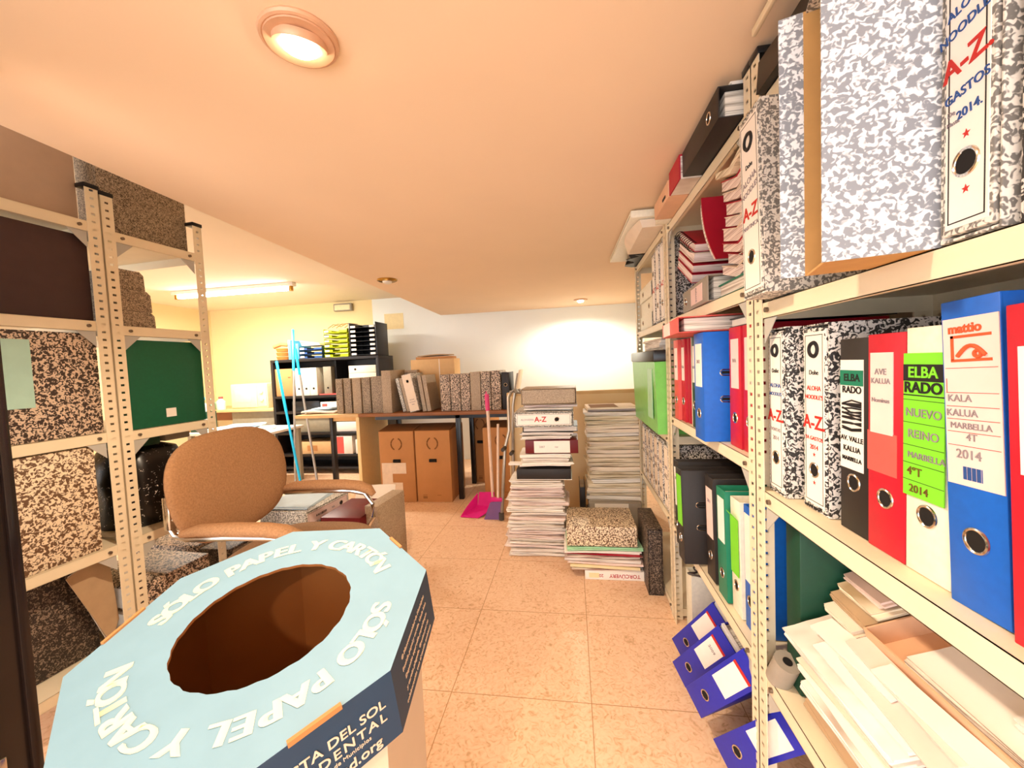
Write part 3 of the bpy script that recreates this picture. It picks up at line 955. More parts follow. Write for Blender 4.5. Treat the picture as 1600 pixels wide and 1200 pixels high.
# ---- near unit, low shelf: heap of papers
ZB = .4115
m = MB(); m.box((.430, .836, ZB), (.72, .888, .765), 0, .003); m.cyl((.50, .8352, .70), (.50, .838, .70), .006, 12, 1)
tag(m.obj('archive_box', ['dark_green', 'gold']), 'dark green archive box standing behind the paper heap', 'box file')
rg = random.Random(11)
TH = .34
S = (math.cos(TH), 0, math.sin(TH)); NN = (-math.sin(TH), 0, math.cos(TH))
R0 = Matrix((V(S), V((0, 1, 0)), V(NN))).transposed()
mats_ = ['paper_white', 'paper_cream', 'edges_white', 'paper_pink', 'paper_white', 'edges_pink', 'edges_white', 'paper_brown', 'paper_cream', 'edges_cream']
PITCH = .0136
def low_edge(k, x):
    """point on layer k of the heap whose front edge sits at x"""
    p = V((.415, 0, ZB + .004)) + V(NN) * (PITCH * k)
    return p + V(S) * ((x - p.x) / S[0])
def heap(label, k, x, yc, d, mat, w=None, t=.0122, yaw=0.0, lines=0, name='paper_bundle', cat='papers', group='loose papers heaped on the low shelf', thick=3):
    w = w or min(.205, (.722 - x) / S[0])
    p = low_edge(k, x); p.y = yc
    c = p + V(S) * (w / 2)
    m = MB(); sheaf(m, w, d, t - .0012, rg, thick, .0028, .0008)
    o = m.obj(name, mat, None, c, R0 @ Matrix.Rotation(yaw, 3, 'Z'), smooth=False)
    tag(o, label, cat, group)
    if lines:
        m = MB()
        for q in range(lines):
            x0 = -w * .5 + .008 + .006 * q
            m.box((x0, -d * .38, t - .0008), (x0 + .0014, -d * .38 + .05 + .03 * ((q * 7) % 3), t - .0004))
        m.obj('print', 'ink_grey', o)
    return o
lab_ = 'bundle of loose white and cream papers heaped on the low shelf'
for k in range(19):
    for col, yc, d in ((0, .692, .262), (1, .408, .272), (2, .140, .245)):
        x = .412 + rg.uniform(0, .022)
        if k == 9 and col == 0: continue
        if k == 0: x = .425
        if k > 9:
            if col == 0:
                yc, d, x = .770, .10, .43 + .013 * (k - 10) + rg.uniform(0, .012)
                if k in (10, 11): x = .52
            else:
                x = .628 + .006 * (k - 10) + rg.uniform(0, .010)
            if k > 17: continue
        elif col == 2:
            x += .012
        heap(lab_, k, x, yc + rg.uniform(-.006, .006), d - rg.uniform(0, .03), rg.choice(mats_), yaw=rg.uniform(-.03, .03), lines=rg.choice((0, 0, 0, 3)))
for k in range(10, 18):
    heap(lab_, k, .632 + .007 * (k - 10), .635, .12, rg.choice(mats_), yaw=rg.uniform(-.03, .03))
heap('thick block of white sheets jutting out in front of the heap', 9, .402, .690, .265, 'edges_white', w=.115, t=.0255, group=None, thick=8)
for j, (x, yc, w, d, mt, yw) in enumerate(((.412, .655, .056, .20, 'paper_white', .03), (.420, .60, .05, .22, 'paper_pink', -.05), (.428, .70, .042, .17, 'paper_white', .06), (.436, .62, .034, .21, 'paper_pink', -.03), (.440, .56, .030, .19, 'paper_white', .02))):
    heap('narrow strip of paper tucked in front of the open tan lid', 11.2 + .42 * j, x, yc, d, mt, w=w, t=.0058, yaw=yw, group='paper strips in front of the tan lid', thick=1)
p = low_edge(11.4, .478); p.y = .145
root = thing('cardboard_tray', 'open tan cardboard box lid lying among the heaped papers', 'box', p, R0)
m = MB(); m.box((0, 0, 0), (.140, .575, .003)); m.obj('base', 'salmon_card', root, smooth=False)
m = MB(); m.box((0, 0, .003), (.003, .575, .036)); m.obj('rim', 'salmon_card', root, smooth=False)
m = MB(); m.box((.003, .572, .003), (.140, .575, .036)); m.obj('rim', 'salmon_card', root, smooth=False)
for k in range(2):
    m = MB(); sheaf(m, .115 - .03 * k, .45 - .14 * k, .0135, random.Random(5 + k), 4, .002, .0005)
    tag(m.obj('paper_bundle', 'paper_white' if k else 'edges_white', None, p + V(S) * (.078 + .012 * k) + V(NN) * (.0045 + .0148 * k) + V((0, .30 - .06 * k, 0)), R0, smooth=False),
        ('white sheets lying in the open tan box lid', 'upper white sheets in the open tan box lid')[k], 'papers')
p = low_edge(10, .435); p.y = .40
m = MB(); m.box((0, -.07, 0), (.03, .20, .003))
tag(m.obj('folder', 'paper_yellow', None, p, R0), 'pale yellow folder strip in front of the open tan lid', 'folder')
p = low_edge(0, .398); p.y = .50
m = MB(); m.box((-.002, -.09, -.012), (.008, .09, .062), 0); m.box((-.0025, -.06, .02), (-.0015, .03, .060), 1)
tag(m.obj('leaflet', ['teal_print', 'purple_print'], None, (.399, .50, ZB + .014), (0, .12, 0)), 'teal and purple printed leaflet at the front of the low shelf', 'leaflet')
p = low_edge(12, .455); p.y = .50
m = MB(); m.box((0, -.03, 0), (.03, .03, .002))
tag(m.obj('red_tag', 'ink_red', None, p, R0 @ Matrix.Rotation(-.3, 3, 'Z')), 'small red card sticking out of the white papers', 'card')
m = MB(); m.cyl((0, -.03, 0), (0, .03, 0), .024, 20, 0); m.cyl((0, -.031, 0), (0, .031, 0), .009, 16, 1)
tag(m.obj('tape_roll', ['grey_card', 'dark_gap'], None, (.412, .866, ZB + .030), (PI / 2 + .4, 0, .3)), 'grey tape roll beside the steel post on the low shelf', 'tape')

# ---- farthest unit contents
for k in range(3):
    binder(('lowest of three white binders lying on the farthest unit', 'middle white binder of the three lying on the farthest unit', 'top white binder of the three lying on the farthest unit')[k],
           'white_card', .074, .315, .27, (.40 + .006 * (k == 1), 2.375, 1.259 + .038 + .0765 * k), frame((-1, 0, 0), (0, -1, 0)), None, ring=(.08, .225, .10)[k])
cased('white spined marbled box file upright beside the lying white binders', .075, .335, .285, (.40, 1.985, 1.259), None, 'marble_black', (T('A-Z', .03, .16, 'ink_red'),), ring=.24)
cased('marbled box file upright by the post on the farthest unit', .085, .345, .285, (.397, 1.885, 1.259), None, 'marble_black', (T('A-Z', .03, .16, 'ink_red'),), ring=.08)
cased('marbled box file touching the steel post on the farthest unit', .082, .340, .285, (.398, 1.797, 1.259), None, 'marble_black', (T('A-Z', .03, .16, 'ink_red'),), ring=.08)
root = thing('storage_box', 'lime green plastic box with black lid on the farthest unit', 'box', (.345, 1.745, .776))
m = MB(); m.loft([[(.01, .01, .0), (.28, .01, .0), (.28, .60, .0), (.01, .60, .0)], [(0, 0, .310), (.29, 0, .310), (.29, .61, .310), (0, .61, .310)]]); m.obj('tub', 'green_plastic', root)
m = MB(); m.box((-.006, -.006, .311), (.296, .616, .360), 0, .006); m.obj('lid', 'black_plastic', root)
m = MB(); m.box((-.0015, .06, .06), (.001, .16, .28)); m.obj('label', 'mint_plastic', root)
m = MB(); sheaf(m, .21, .40, .055, random.Random(8), 5, .006, .003); tag(m.obj('papers', 'edges_white', None, (.50, 2.05, 1.139), None, smooth=False), 'white papers piled on the black lid of the green box', 'papers')
for k in range(6):
    cased(('box file with printed spine nearest the post on the lowest visible shelf', 'second printed box file from the post on the lowest visible shelf', 'third printed box file from the post on the lowest visible shelf',
           'fourth printed box file from the post on the lowest visible shelf', 'fifth printed box file from the post on the lowest visible shelf', 'last printed box file from the post on the lowest visible shelf')[k],
          .092, .295, .285, (.396, 1.80 + .108 * k, .4315), None, 'marble_black', (T('A-Z', .03, .15, 'ink_black'), T('2008', .02, .19, 'ink_grey')), ring=.06, panel='paper_cream')
cased('tall dark marbled box file standing on the floor against the shelving', .068, .315, .27, (.352, 1.868, .001), frame((0, -1, 0), (0, 0, 1)), 'marble_dark', (), ring=None, panel='marble_dark', border=False)

# ================================================================== LEFT SHELVING (two units end-on to the aisle)
RZL = -.066
LX = lambda y: -1.5 + .066 * (y - 1)
def left_unit(label, y0, L, levels, top, D=.95):
    return shelving(label, (LX(y0), y0, 0), RZL, L, D, levels, top, aisle=-1)
left_unit('cream slotted steel shelving unit at left beside the dark door', .765, .337, (.205, .565, .937, 1.297, 1.612), 1.725)
left_unit('cream slotted steel shelving unit at left behind the office chair', 1.105, .337, (.205, .566, .930, 1.288, 1.600), 1.715)
def lbox(label, mar, x, y, z, w, h, d, out=-1, extra=None, name='box_file', **kw):
    """box on a left unit: side panel towards the aisle; x = distance of the panel behind the aisle face"""
    rz = (PI / 2 if out < 0 else -PI / 2) + RZL
    px = LX(y) - x - w / 2
    return cased(label, w, h, d, (px, y, z + .0012), (0, 0, rz), mar, (), ring=.08, name=name, **kw)
# unit A (beside the door)
b = lbox('plain beige box file on the very top at left under the ceiling', 'beige_card', .042, .782, 1.612, .09, .30, .295)
b = lbox('dark brown box file under the top shelf at left', 'plum_card', .020, .782, 1.297, .09, .268, .295)
b = lbox('marbled box file with aqua paper label on the left shelving', 'marble_brown', .012, .782, .937, .088, .318, .290)
m = MB(); m.box((.075, -.0465, .098), (.135, -.0438, .292)); m.obj('paper_label', 'label_aqua', b, label='aqua paper label')
b = lbox('marbled box file standing alone below the aqua labelled one', 'marble_cream', .012, .775, .565, .088, .333, .265)
b = lbox('black glossy box file behind the lower marbled box at left', 'bag_black', .130, .785, .565, .08, .30, .295)
for k in range(4):
    lbox(('marbled box file nearest the aisle on the bottom left shelf', 'second marbled box file from the aisle on the bottom left shelf', 'third marbled box file from the aisle on the bottom left shelf', 'innermost marbled box file on the bottom left shelf')[k],
         'marble_dark', .105 + .092 * k, .80 , .205, .086, .31, .27)
for k, (dx, mm, lab_) in enumerate(((0, 'paper_brown', 'brown envelope hanging tilted beside the left steel post'), (.012, 'paper_cream', 'pale envelope behind the brown one at the left steel post'))):
    q = [(.968 + dx, .500), (1.045 + dx, .536), (1.078 + dx * .2, .515), (1.088, .300), (1.060, .235)]
    m = MB(); m.loft([[(LX(y) - .050 - dx - (z - .24) * .02, y, z) for y, z in q], [(LX(y) - .053 - dx - (z - .24) * .02, y, z) for y, z in q]])
    tag(m.obj('envelope', mm, smooth=False), lab_, 'envelope')
lbox('second box file behind the aqua labelled one on left shelving', 'marble_dark', .108, .775, .937, .088, .318, .298)
lbox('second box file behind the dark brown one at left', 'marble_dark', .115, .775, 1.297, .088, .270, .298)
lbox('third box file inward behind the black glossy one at left', 'marble_dark', .218, .775, .565, .088, .320, .298)
# unit B (behind chair)
lbox('marbled box file standing on the very top of the second left unit', 'marble_fine', .042, 1.42, 1.600, .09, .31, .290, out=1)
b = lbox('dark green box file on the second left unit with small white tag', 'box_green', .014, 1.415, .930, .090, .312, .262, out=1)
m = MB(); m.box((.115, .0437, .030), (.150, .0466, .062)); m.obj('tag_label', 'label_white', b)
for k, (z, dd, hh) in enumerate(((1.2895, .112, .055), (1.3455, .104, .072), (1.4185, .086, .066))):
    root = thing('box_file', ('lowest marbled box file lying on the second left unit', 'middle marbled box file lying on the second left unit', 'uppermost marbled box file lying on the second left unit')[k],
                 'box file', (LX(1.145) - .02, 1.145, z), (0, 0, RZL))
    m = MB(); m.loft([[(-.30, 0, 0), (0, 0, 0), (0, dd, 0), (-.30, dd, 0)], [(-.30, 0, hh - .012), (0, 0, hh - .012), (0, dd - .002, hh - .012), (-.30, dd - .002, hh - .012)], [(-.30, 0, hh), (0, 0, hh), (0, dd - .014, hh), (-.30, dd - .014, hh)]])
    m.obj('slipcase', 'marble_fine', root, smooth=False)
    m = MB(); m.box((-.31, .006, .004), (-.299, dd - .02, hh - .006)); m.obj('spine', 'label_white', root)
root = thing('plastic_bag', 'glossy black speckled plastic bag on the second left unit', 'bag', (LX(1.275) - .055, 1.275, .567), (0, 0, RZL))
m = MB(); loops = []
for k, (z, s_) in enumerate(((0, .93), (.03, 1.0), (.10, .97), (.17, 1.0), (.24, .93), (.275, .80), (.29, .5))):
    loops.append([(-.13 + .13 * s_ * math.cos(a) * (1 + .05 * math.sin(5 * a + k)), .128 * s_ * math.copysign(abs(math.sin(a)) ** .6, math.sin(a)) * (1 + .04 * math.cos(4 * a + 2 * k)), z) for a in [2 * PI * q / 28 for q in range(28)]])
m.loft(loops); m.obj('bag_body', 'bag_spark', root)
m = MB(); m.box((-.20, -.08, .292), (-.02, .02, .335), 0, .004)
tag(m.obj('small_box', 'dark_green', None, (LX(1.275) - .055, 1.26, .567), (0, 0, RZL)), 'small dark green box lying on the speckled bag', 'box')
m = MB(); m.box((-.24, .035, .296), (-.03, .13, .335), 0, .003)
tag(m.obj('small_box', 'grey_card', None, (LX(1.275) - .055, 1.27, .567), (0, 0, RZL)), 'small pale grey box lying beside the green one on the bag', 'box')
for k, (z, mm) in enumerate(((.206, 'marble_flat'), (.296, 'marble_brown'))):
    root = thing('box_file', ('lower marbled box file lying under the second left unit', 'upper marbled box file lying under the second left unit')[k], 'box file', (LX(1.12) - .045 + .02 * k, 1.125 + .004 * k, z), (0, 0, RZL))
    m = MB(); m.box((-.33, 0, 0), (0, .262, .086), 0, .006); m.obj('slipcase', mm, root)
    m = MB(); m.box((-.325, -.002, .008), (-.005, .003, .078), 0, .002); m.obj('spine', 'label_white', root)

for k, (x0, x1, y0, y1, z0, z1, mm, lab_) in enumerate(((-2.10, -1.515, 1.512, 1.74, .001, .235, 'marble_flat', 'wide plain speckled box on the floor behind the left shelving'),
        (-2.05, -1.70, 1.515, 1.73, .2365, .345, 'marble_brown', 'marbled box lying left on the wide floor box behind the shelving'), (-1.69, -1.53, 1.515, 1.73, .2365, .335, 'marble_dark', 'dark marbled box lying right on the wide floor box'))):
    root = thing('box_file', lab_, 'box file', (x0, y0, z0))
    m = MB(); m.box((0, 0, 0), (x1 - x0, y1 - y0, z1 - z0), 0, .008); m.obj('slipcase', mm, root)
    m = MB(); m.box((x1 - x0 - .001, .012, .012), (x1 - x0 + .001, y1 - y0 - .012, z1 - z0 - .012), 0); m.obj('spine', 'marble_fine', root)

# ================================================================== PAPER BIN
BC = V((-.49, .544, .718)); TILT = Euler((.191, 0, 0)).to_matrix()
CR = .25
XA = V((-1, -.1, -.02)); 
A0 = PI / 8 + math.atan2(-.1, -1)
octo = lambda r, n=8: [(r * math.cos(A0 - k * PI / 4), r * math.sin(A0 - k * PI / 4)) for k in range(n)]
root = thing('paper_bin', 'octagonal cardboard paper bin with blue lettered cap', 'recycling bin', (BC.x, BC.y, 0))
Rm = Matrix.Translation((0, 0, BC.z)) @ TILT.to_4x4()
# body
m = MB()
body_top = lambda p: BC.z - .012 + math.tan(.191) * p[1]
ro, ri = [[(x, y + .021) for x, y in octo(r_)] for r_ in (CR - .027, CR - .033)]
m.loft([[(x, y, 0.0) for x, y in ro], [(x, y, body_top((x, y))) for x, y in ro]], 0, False, False)
m.loft([[(x, y, body_top((x, y))) for x, y in ri], [(x, y, .006) for x, y in ri]], 1, False, True)
m.loft([[(x, y, body_top((x, y))) for x, y in ro], [(x, y, body_top((x, y))) for x, y in ri]], 0, False, False)
m.loft([[(x, y, 0.001) for x, y in ro], [(x, y, .0) for x, y in ro]], 0, True, False)
m.obj('body', ['bin_white', 'bin_inside'], root, smooth=False)
# cap: top with round hole and skirt
HR = .123
NS = 64
m = MB()
out, inn = [], []
oc = octo(CR)
for k in range(NS):
    f = k / NS * 8
    i = int(f); t = f - i
    a, b = oc[i], oc[(i + 1) % 8]
    px_, py_ = a[0] + (b[0] - a[0]) * t, a[1] + (b[1] - a[1]) * t
    out.append((px_, py_))
    an = math.atan2(py_, px_)
    jit = .0012 * math.sin(k * 2.1)
    inn.append(((HR + jit) * math.cos(an), (HR + jit) * math.sin(an)))
hs = -.105
m.loft([[Rm @ V((x, y, 0)) for x, y in inn], [Rm @ V((x, y, 0)) for x, y in out]], 0, False, False)
m.loft([[Rm @ V((x, y, 0)) for x, y in out], [Rm @ V((x * 1.012, y * 1.012, hs)) for x, y in out]], 1, False, False)
m.loft([[Rm @ V((x * 1.012, y * 1.012, hs)) for x, y in out], [Rm @ V((x * .992, y * .992, -.005)) for x, y in out], [Rm @ V((x, y, -.005)) for x, y in inn], [Rm @ V((x, y, 0)) for x, y in inn]], 2, False, False)
capo = m.obj('cap', ['cap_blue', 'cap_navy', 'bin_inside'], root, smooth=False)
# circular lettering, read clockwise, tops outward
def arc_text(mb, s, r, th0, th1, size):
    n = len(s)
    wd = {'I': .5, ' ': .62, 'L': .9, 'Y': 1.0}
    ws = [wd.get(c, 1.0) for c in s]
    tot = sum(ws); acc = 0
    for c, w in zip(s, ws):
        th = th0 + (th1 - th0) * (acc + w / 2) / tot
        acc += w
        if c == ' ':
            continue
        M4 = Rm @ Matrix.Translation((r * math.cos(th), r * math.sin(th), .0008)) @ Matrix.Rotation(th - PI / 2, 4, 'Z')
        for q in (-.045, 0, .045):
            mb.text(c, size, M4 @ Matrix.Translation((q * size, 0, q * .004)) @ Matrix.Diagonal((1.12, 1, 1, 1)), bold=.012, ext=0.0)
m = MB()
D2 = PI / 180
arc_text(m, 'SÓLO PAPEL Y CARTÓN', .178, 190 * D2, 40 * D2, .042)
m.obj('cap_lettering', 'cap_cream', capo, smooth=False)
m = MB()
arc_text(m, 'SÓLO PAPEL Y CARTÓN', .178, 14 * D2, -146 * D2, .042)
m.obj('cap_lettering', 'cap_cream', capo, smooth=False)
# lettering on the skirt faces
def face_mat(k0, u, v):
    a, b = V(oc[k0]), V(oc[(k0 + 1) % 8])
    mid = (a + b) / 2
    d = (b - a).normalized()
    if V((mid.x, mid.y)).angle_signed(V((d.x, d.y))) > 0:
        d = -d
    nrm = V((mid.x, mid.y, 0)).normalized()
    d3 = V((-nrm.y, nrm.x, 0))
    up = V((0, 0, 1))
    rel = 1.012 - .012 * (1 + v / .105 * 1.0) * 0
    base = V((mid.x, mid.y, 0)) * 1.0 + nrm * (.0030 * (-v / .105) + .0006)
    M3 = Matrix((d3, up, nrm)).transposed().to_4x4()
    return Rm @ Matrix.Translation(base + d3 * u + up * v) @ M3
angs = [math.degrees(math.atan2(oc[k][1] + oc[(k + 1) % 8][1], oc[k][0] + oc[(k + 1) % 8][0])) for k in range(8)]
kf = min(range(8), key=lambda k: abs(((angs[k] + 39.5) + 180) % 360 - 180))   # face towards the camera
ks = min(range(8), key=lambda k: abs(((angs[k] - 5.5) + 180) % 360 - 180))     # right hand face
m = MB()
m.text('COSTA DEL SOL', .0195, face_mat(kf, .010, -.040), bold=.012)
m.text('OCCIDENTAL', .0195, face_mat(kf, .008, -.060), bold=.012, spacing=1.25)
m.text('Mancomunidad de Municipios', .0085, face_mat(kf, .006, -.0735))
m.text('mancomunidad.org', .021, face_mat(kf, -.012, -.090), bold=.012)
m.obj('skirt_lettering', 'bin_white', capo, smooth=False)
m = MB()
for i, s in enumerate(('© Mancomunidad de Municipios', 'Recicle papel y cartón. Uselo bien', 'Deposite aquí sólo papel limpio', 'y cartón plegado. Gracias por su', 'colaboración con el medio ambiente')):
    m.text(s, .0092, face_mat(ks, .0, -.022 - .017 * i), bold=.006)
m.obj('skirt_lettering', 'bin_white', capo, smooth=False)
# tab slots where the cap is folded
def face_at(deg):
    return min(range(8), key=lambda k: abs(((angs[k] - deg) + 180) % 360 - 180))
for kk, u_, hl in ((kf, .002, .030), (face_at(39.5), .02, .022), (face_at(174.5), .01, .034)):
    m = MB()
    m.box((-hl, -.0035, -.004), (hl, .0035, .0010), 0, 0, face_mat(kk, u_, 0.0))
    m.obj('tab', 'kraft', capo, smooth=False)

# ================================================================== OFFICE CHAIR (faces +x)
chx = thing('office_chair', 'tan fabric office armchair with chrome armrest frame', 'chair', (-1.055, 1.40, 0), (0, 0, .03))
def backmap(p):   # cushion plane -> upright curved back
    u, v, t = p
    taper = 1 - .10 * max(0, -v / .2)
    x = -.315 - .05 * (v / .2) * .5 + t + .30 * u * u * .9
    return V((x, u * taper, .685 + v))
m = MB(); m.cushion(.285, .205, .034, backmap, n=2.9, na=48); m.obj('backrest', 'fabric_tan', chx, ang=60)
def seatmap(p):
    u, v, t = p
    return V((-.02 + u, v, .405 + t - .03 * max(0, (u - .12) / .13) ** 2 * .6))
m = MB(); m.cushion(.25, .235, .045, seatmap, n=3.2, na=48); m.obj('seat', 'fabric_seat', chx, ang=60)
for s in (-1, 1):
    y = s * .247
    m = MB()
    pts = [(-.285, y, .572), (-.22, y, .585), (-.10, y, .588), (.02, y, .588), (.09, y, .582), (.135, y, .566), (.158, y, .542)]
    m.tube(pts, [.018, .028, .032, .032, .031, .028, .016], 14, 0, .72)
    a = m.obj('armrest', 'fabric_tan', chx, ang=60)
    m = MB()
    fr = [(-.300, y * .97, .700), (-.325, y, .655), (-.335, y, .60), (-.315, y, .566), (-.27, y, .553), (-.10, y, .560), (.05, y, .560), (.115, y, .548), (.150, y, .50), (.150, y, .44), (.12, y * .98, .385), (.06, y * .93, .365), (-.12, y * .9, .362)]
    m.tube(fr, .0105, 10); m.obj('arm_frame', 'chrome', chx)
    m = MB(); m.box((-.345, y - .012, .585), (-.318, y + .012, .70), 0, .004); m.cyl((-.35, y, .62), (-.31, y, .62), .006, 8); m.obj('back_bracket', 'chrome', chx)
m = MB(); m.cyl((-.02, 0, .10), (-.02, 0, .37), .025, 16); m.box((-.12, -.10, .345), (.08, .10, .362), 0, .004); m.obj('column', 'chrome', chx)
m = MB()
for k in range(5):
    a = k * 2 * PI / 5 + .3
    m.tube([(-.02, 0, .115), (-.02 + .13 * math.cos(a), .13 * math.sin(a), .10), (-.02 + .25 * math.cos(a), .25 * math.sin(a), .075)], [.026, .020, .014], 8)
m.obj('star_base', 'black_plastic', chx)
for k in range(5):
    a = k * 2 * PI / 5 + .3
    m = MB(); c = V((-.02 + .25 * math.cos(a), .25 * math.sin(a), .028)); d = V((-math.sin(a), math.cos(a), 0)) * .014
    m.cyl(c - d, c + d, .027, 16); m.cyl(c + V((0, 0, .02)), c + V((0, 0, .052)), .006, 8); m.obj('caster', 'black_plastic', chx)

# ---- pile of files on the floor behind the chair
for k in range(4):
    root = thing('box_file', ('lowest marbled box file of the low pile behind the chair', 'second marbled box file of the low pile behind the chair', 'third marbled box file of the low pile behind the chair', 'top marbled box file of the low pile behind the chair')[k],
                 'box file', (-1.60 + .02 * (k % 2), 1.76 + .012 * k, .0005 + .084 * k), (0, 0, .03 * (k % 3 - 1)))
    m = MB(); m.box((0, 0, 0), (.30, .34, .083), 0, .003); m.obj('slipcase', ('marble_flat', 'marble_mid', 'marble_flat', 'marble_brown')[k], root)
    m = MB(); m.box((.2995, .01, .006), (.302, .33, .077), 0, .001); m.obj('spine', 'label_pink', root)
b = cased('marbled A-Z file with pink spine lying behind the chair seat', .078, .335, .27, (-1.315, 1.735, .338 + .0405), frame((1, -.08, 0), (.08, 1, 0)), 'marble_mid',
      (T('KALUA', .016, .095, 'ink_black', ang=PI / 2), T('2009', .018, .13, 'ink_black', ang=PI / 2), T('IVA', .014, .20, 'ink_grey', ang=PI / 2)), ring=.265, panel='label_pink')
m = MB(); sheaf(m, .24, .30, .012, random.Random(12), 3, .008, .004); tag(m.obj('papers', 'paper_blue', None, (-1.47, 1.92, .4195), (0, 0, .1), smooth=False), 'bluish white papers lying on the A-Z file behind the chair', 'papers')
root = thing('ring_binder', 'dark red binder lying on boxes behind the chair seat', 'binder', (-1.245, 1.75, .322), (0, .0, .0))
m = MB(); m.box((0, 0, 0), (.003, .28, .07), 0, .001); m.box((0, 0, 0), (.21, .28, .003), 0, .001); m.box((0, 0, .067), (.21, .28, .07), 0, .001); m.box((.207, 0, 0), (.21, .28, .07), 0, .001); m.box((0, 0, .003), (.21, .003, .067), 0, .001); m.obj('cover', 'dark_red_card', root)
m = MB(); m.box((.006, .006, .006), (.205, .278, .064)); m.obj('paper_block', 'edges_pink', root)
root = thing('box_file', 'flat marbled box file carrying the dark red binder', 'box file', (-1.235, 1.74, .0), (0, 0, .0))
m = MB(); m.box((0, 0, 0), (.19, .30, .318), 0, .003); m.obj('slipcase', 'marble_flat', root)
m = MB(); m.box((-.002, .02, .02), (.001, .28, .29)); m.obj('spine', 'label_white', root)
cased('upright speckled box file at the end of the pile behind the chair', .070, .43, .26, (-.980, 2.06, .001), frame((.10, 1, 0), (0, 0, 1)), 'marble_flat', (), ring=.08)
m = MB(); sheaf(m, .21, .29, .008, random.Random(15), 2, .008, .004); tag(m.obj('papers', 'paper_white', None, (-1.20, 2.20, .330), (.30, .1, .4), smooth=False), 'white sheets sticking up behind the dark red binder', 'papers')

# ================================================================== TABLE WITH BOX FILES
root = thing('table', 'long brown topped table with black steel legs against the back', 'table', (0, 0, 0))
m = MB(); m.box((-1.782, 3.08, .715), (-.395, 3.66, .742), 0, .003); m.obj('tabletop', 'wood_brown', root)
m = MB(); m.box((-1.67, 3.15, .68), (-.47, 3.18, .714)); m.box((-1.67, 3.58, .68), (-.47, 3.61, .714)); m.obj('apron', 'black_plastic', root)
for x, ys_ in ((-1.665, (3.60,)), (-.945, (3.17, 3.60)), (-.420, (3.17, 3.60))):
    for y in ys_:
        m = MB(); m.box((x - .02, y - .02, .0), (x + .02, y + .02, .714), 0, .002); m.obj('leg', 'black_plastic', root)
row = [(.062, .300, 'marble_fine'), (.064, .300, 'marble_fine'), (.075, .302, 'marble_flat'), (.070, .304, 'marble_fine'), (.112, .308, 'marble_fine')]
x = -2.00
nm = ('leftmost', 'second', 'third', 'fourth', 'fifth and widest')
for k, (w, h, mm) in enumerate(row):
    cased(nm[k] + ' speckled box file from the left in the row on the brown table', w, h, .28, (x + w / 2, 3.42, .7425), (0, 0, -PI / 2 + .02 * (k - 2)), mm, (), ring=.08)
    x += w + .009
cased('plain grey speckled box file standing proud in the middle of the table row', .080, .355, .30, (x + .04, 3.41, .7425), (0, 0, -PI / 2), 'marble_flat', (), ring=.08)
x += .092
root = thing('box_file', 'grey box file bridging behind the leaning binders on the table', 'box file', (x - .01, 3.388, .7425))
m = MB(); m.box((0, 0, 0), (.12, .05, .350), 0, .002); m.obj('slipcase', 'marble_flat', root)
m = MB(); m.box((.01, -.002, .02), (.11, .001, .33)); m.obj('spine', 'marble_fine', root)
for k, (xx, ln, mm) in enumerate(((x + .085, -.20, 'marble_mid'), (x + .118, -.20, 'marble_flat'))):
    root = thing('magazine_file', ('left thin folder leaning beside the white spined binder', 'right thin folder leaning beside the white spined binder')[k], 'folder', (xx, 3.14, .7475), (0, ln, 0))
    m = MB(); m.box((-.013, 0, 0), (-.010, .24, .285)); m.box((.010, 0, 0), (.013, .24, .285)); m.box((-.010, 0, .0), (.010, .003, .285)); m.obj('cover', mm, root)
    m = MB(); m.box((-.009, .004, .004), (.009, .23, .27)); m.obj('sheets', 'edges_cream', root)
b = binder('leaning binder with tan spine and dark finger hole on the table', 'marble_mid', .082, .315, .27, (x + .19, 3.10, .751), Euler((0, -.20, 0)).to_matrix() @ Euler((0, 0, PI / 2)).to_matrix(), (.006, .310, .95, 'paper_cream'), ring=.255, text=(T('ALOHA', .012, .10), T('NOODLES', .012, .08), T('2008', .012, .06)))
for k, xx in enumerate((x + .265, x + .305)):
    root = thing('magazine_file', ('thin grey folder leaning right of the white spined binder', 'second thin grey folder leaning against the upright box files')[k], 'folder', (xx, 3.13, .7475), (0, -.13, 0))
    m = MB(); m.box((-.016, 0, 0), (-.013, .24, .300)); m.box((.013, 0, 0), (.016, .24, .300)); m.box((-.013, 0, .0), (.013, .003, .300)); m.obj('cover', 'marble_flat', root)
    m = MB(); m.box((-.012, .004, .004), (.012, .23, .27)); m.obj('sheets', 'ink_black', root)
x = -1.075
nm = ('first', 'second', 'third', 'fourth, plainer grey', 'fifth', 'sixth')
for k, (w, h, mm) in enumerate(((.080, .300, 'marble_brown'), (.078, .300, 'marble_brown'), (.076, .302, 'marble_brown'), (.082, .312, 'marble_flat'), (.076, .312, 'marble_brown'), (.076, .316, 'marble_brown'))):
    cased(nm[k] + ' box file right of the leaning folders on the brown table', w, h, .28, (x + w / 2, 3.42, .7425), (0, 0, -PI / 2), mm, (), ring=.08)
    x += w + .007
binder('dark ring binder at the right end of the table row', 'black_card', .06, .300, .25, (x + .035, 3.14, .743), (0, 0, PI / 2), None, ring=.2)
root = thing('document_tray', 'cream rimmed tray tilted at the right end of the table row', 'document tray', (x + .085, 3.13, .750), (0, .20, 0))
m = MB(); m.box((0, 0, 0), (.008, .25, .315), 0, .002); m.obj('panel', 'paper_cream', root)
m = MB(); m.box((-.012, 0, .01), (-.001, .24, .285)); m.obj('sheets', 'grey_card', root)
root = thing('cardboard_box', 'tall beige cardboard box standing behind the box file row', 'box', (-1.45, 3.445, .7425))
m = MB(); m.box((0, 0, 0), (.41, .19, .440), 0, .003); m.obj('carton', 'kraft_light', root)
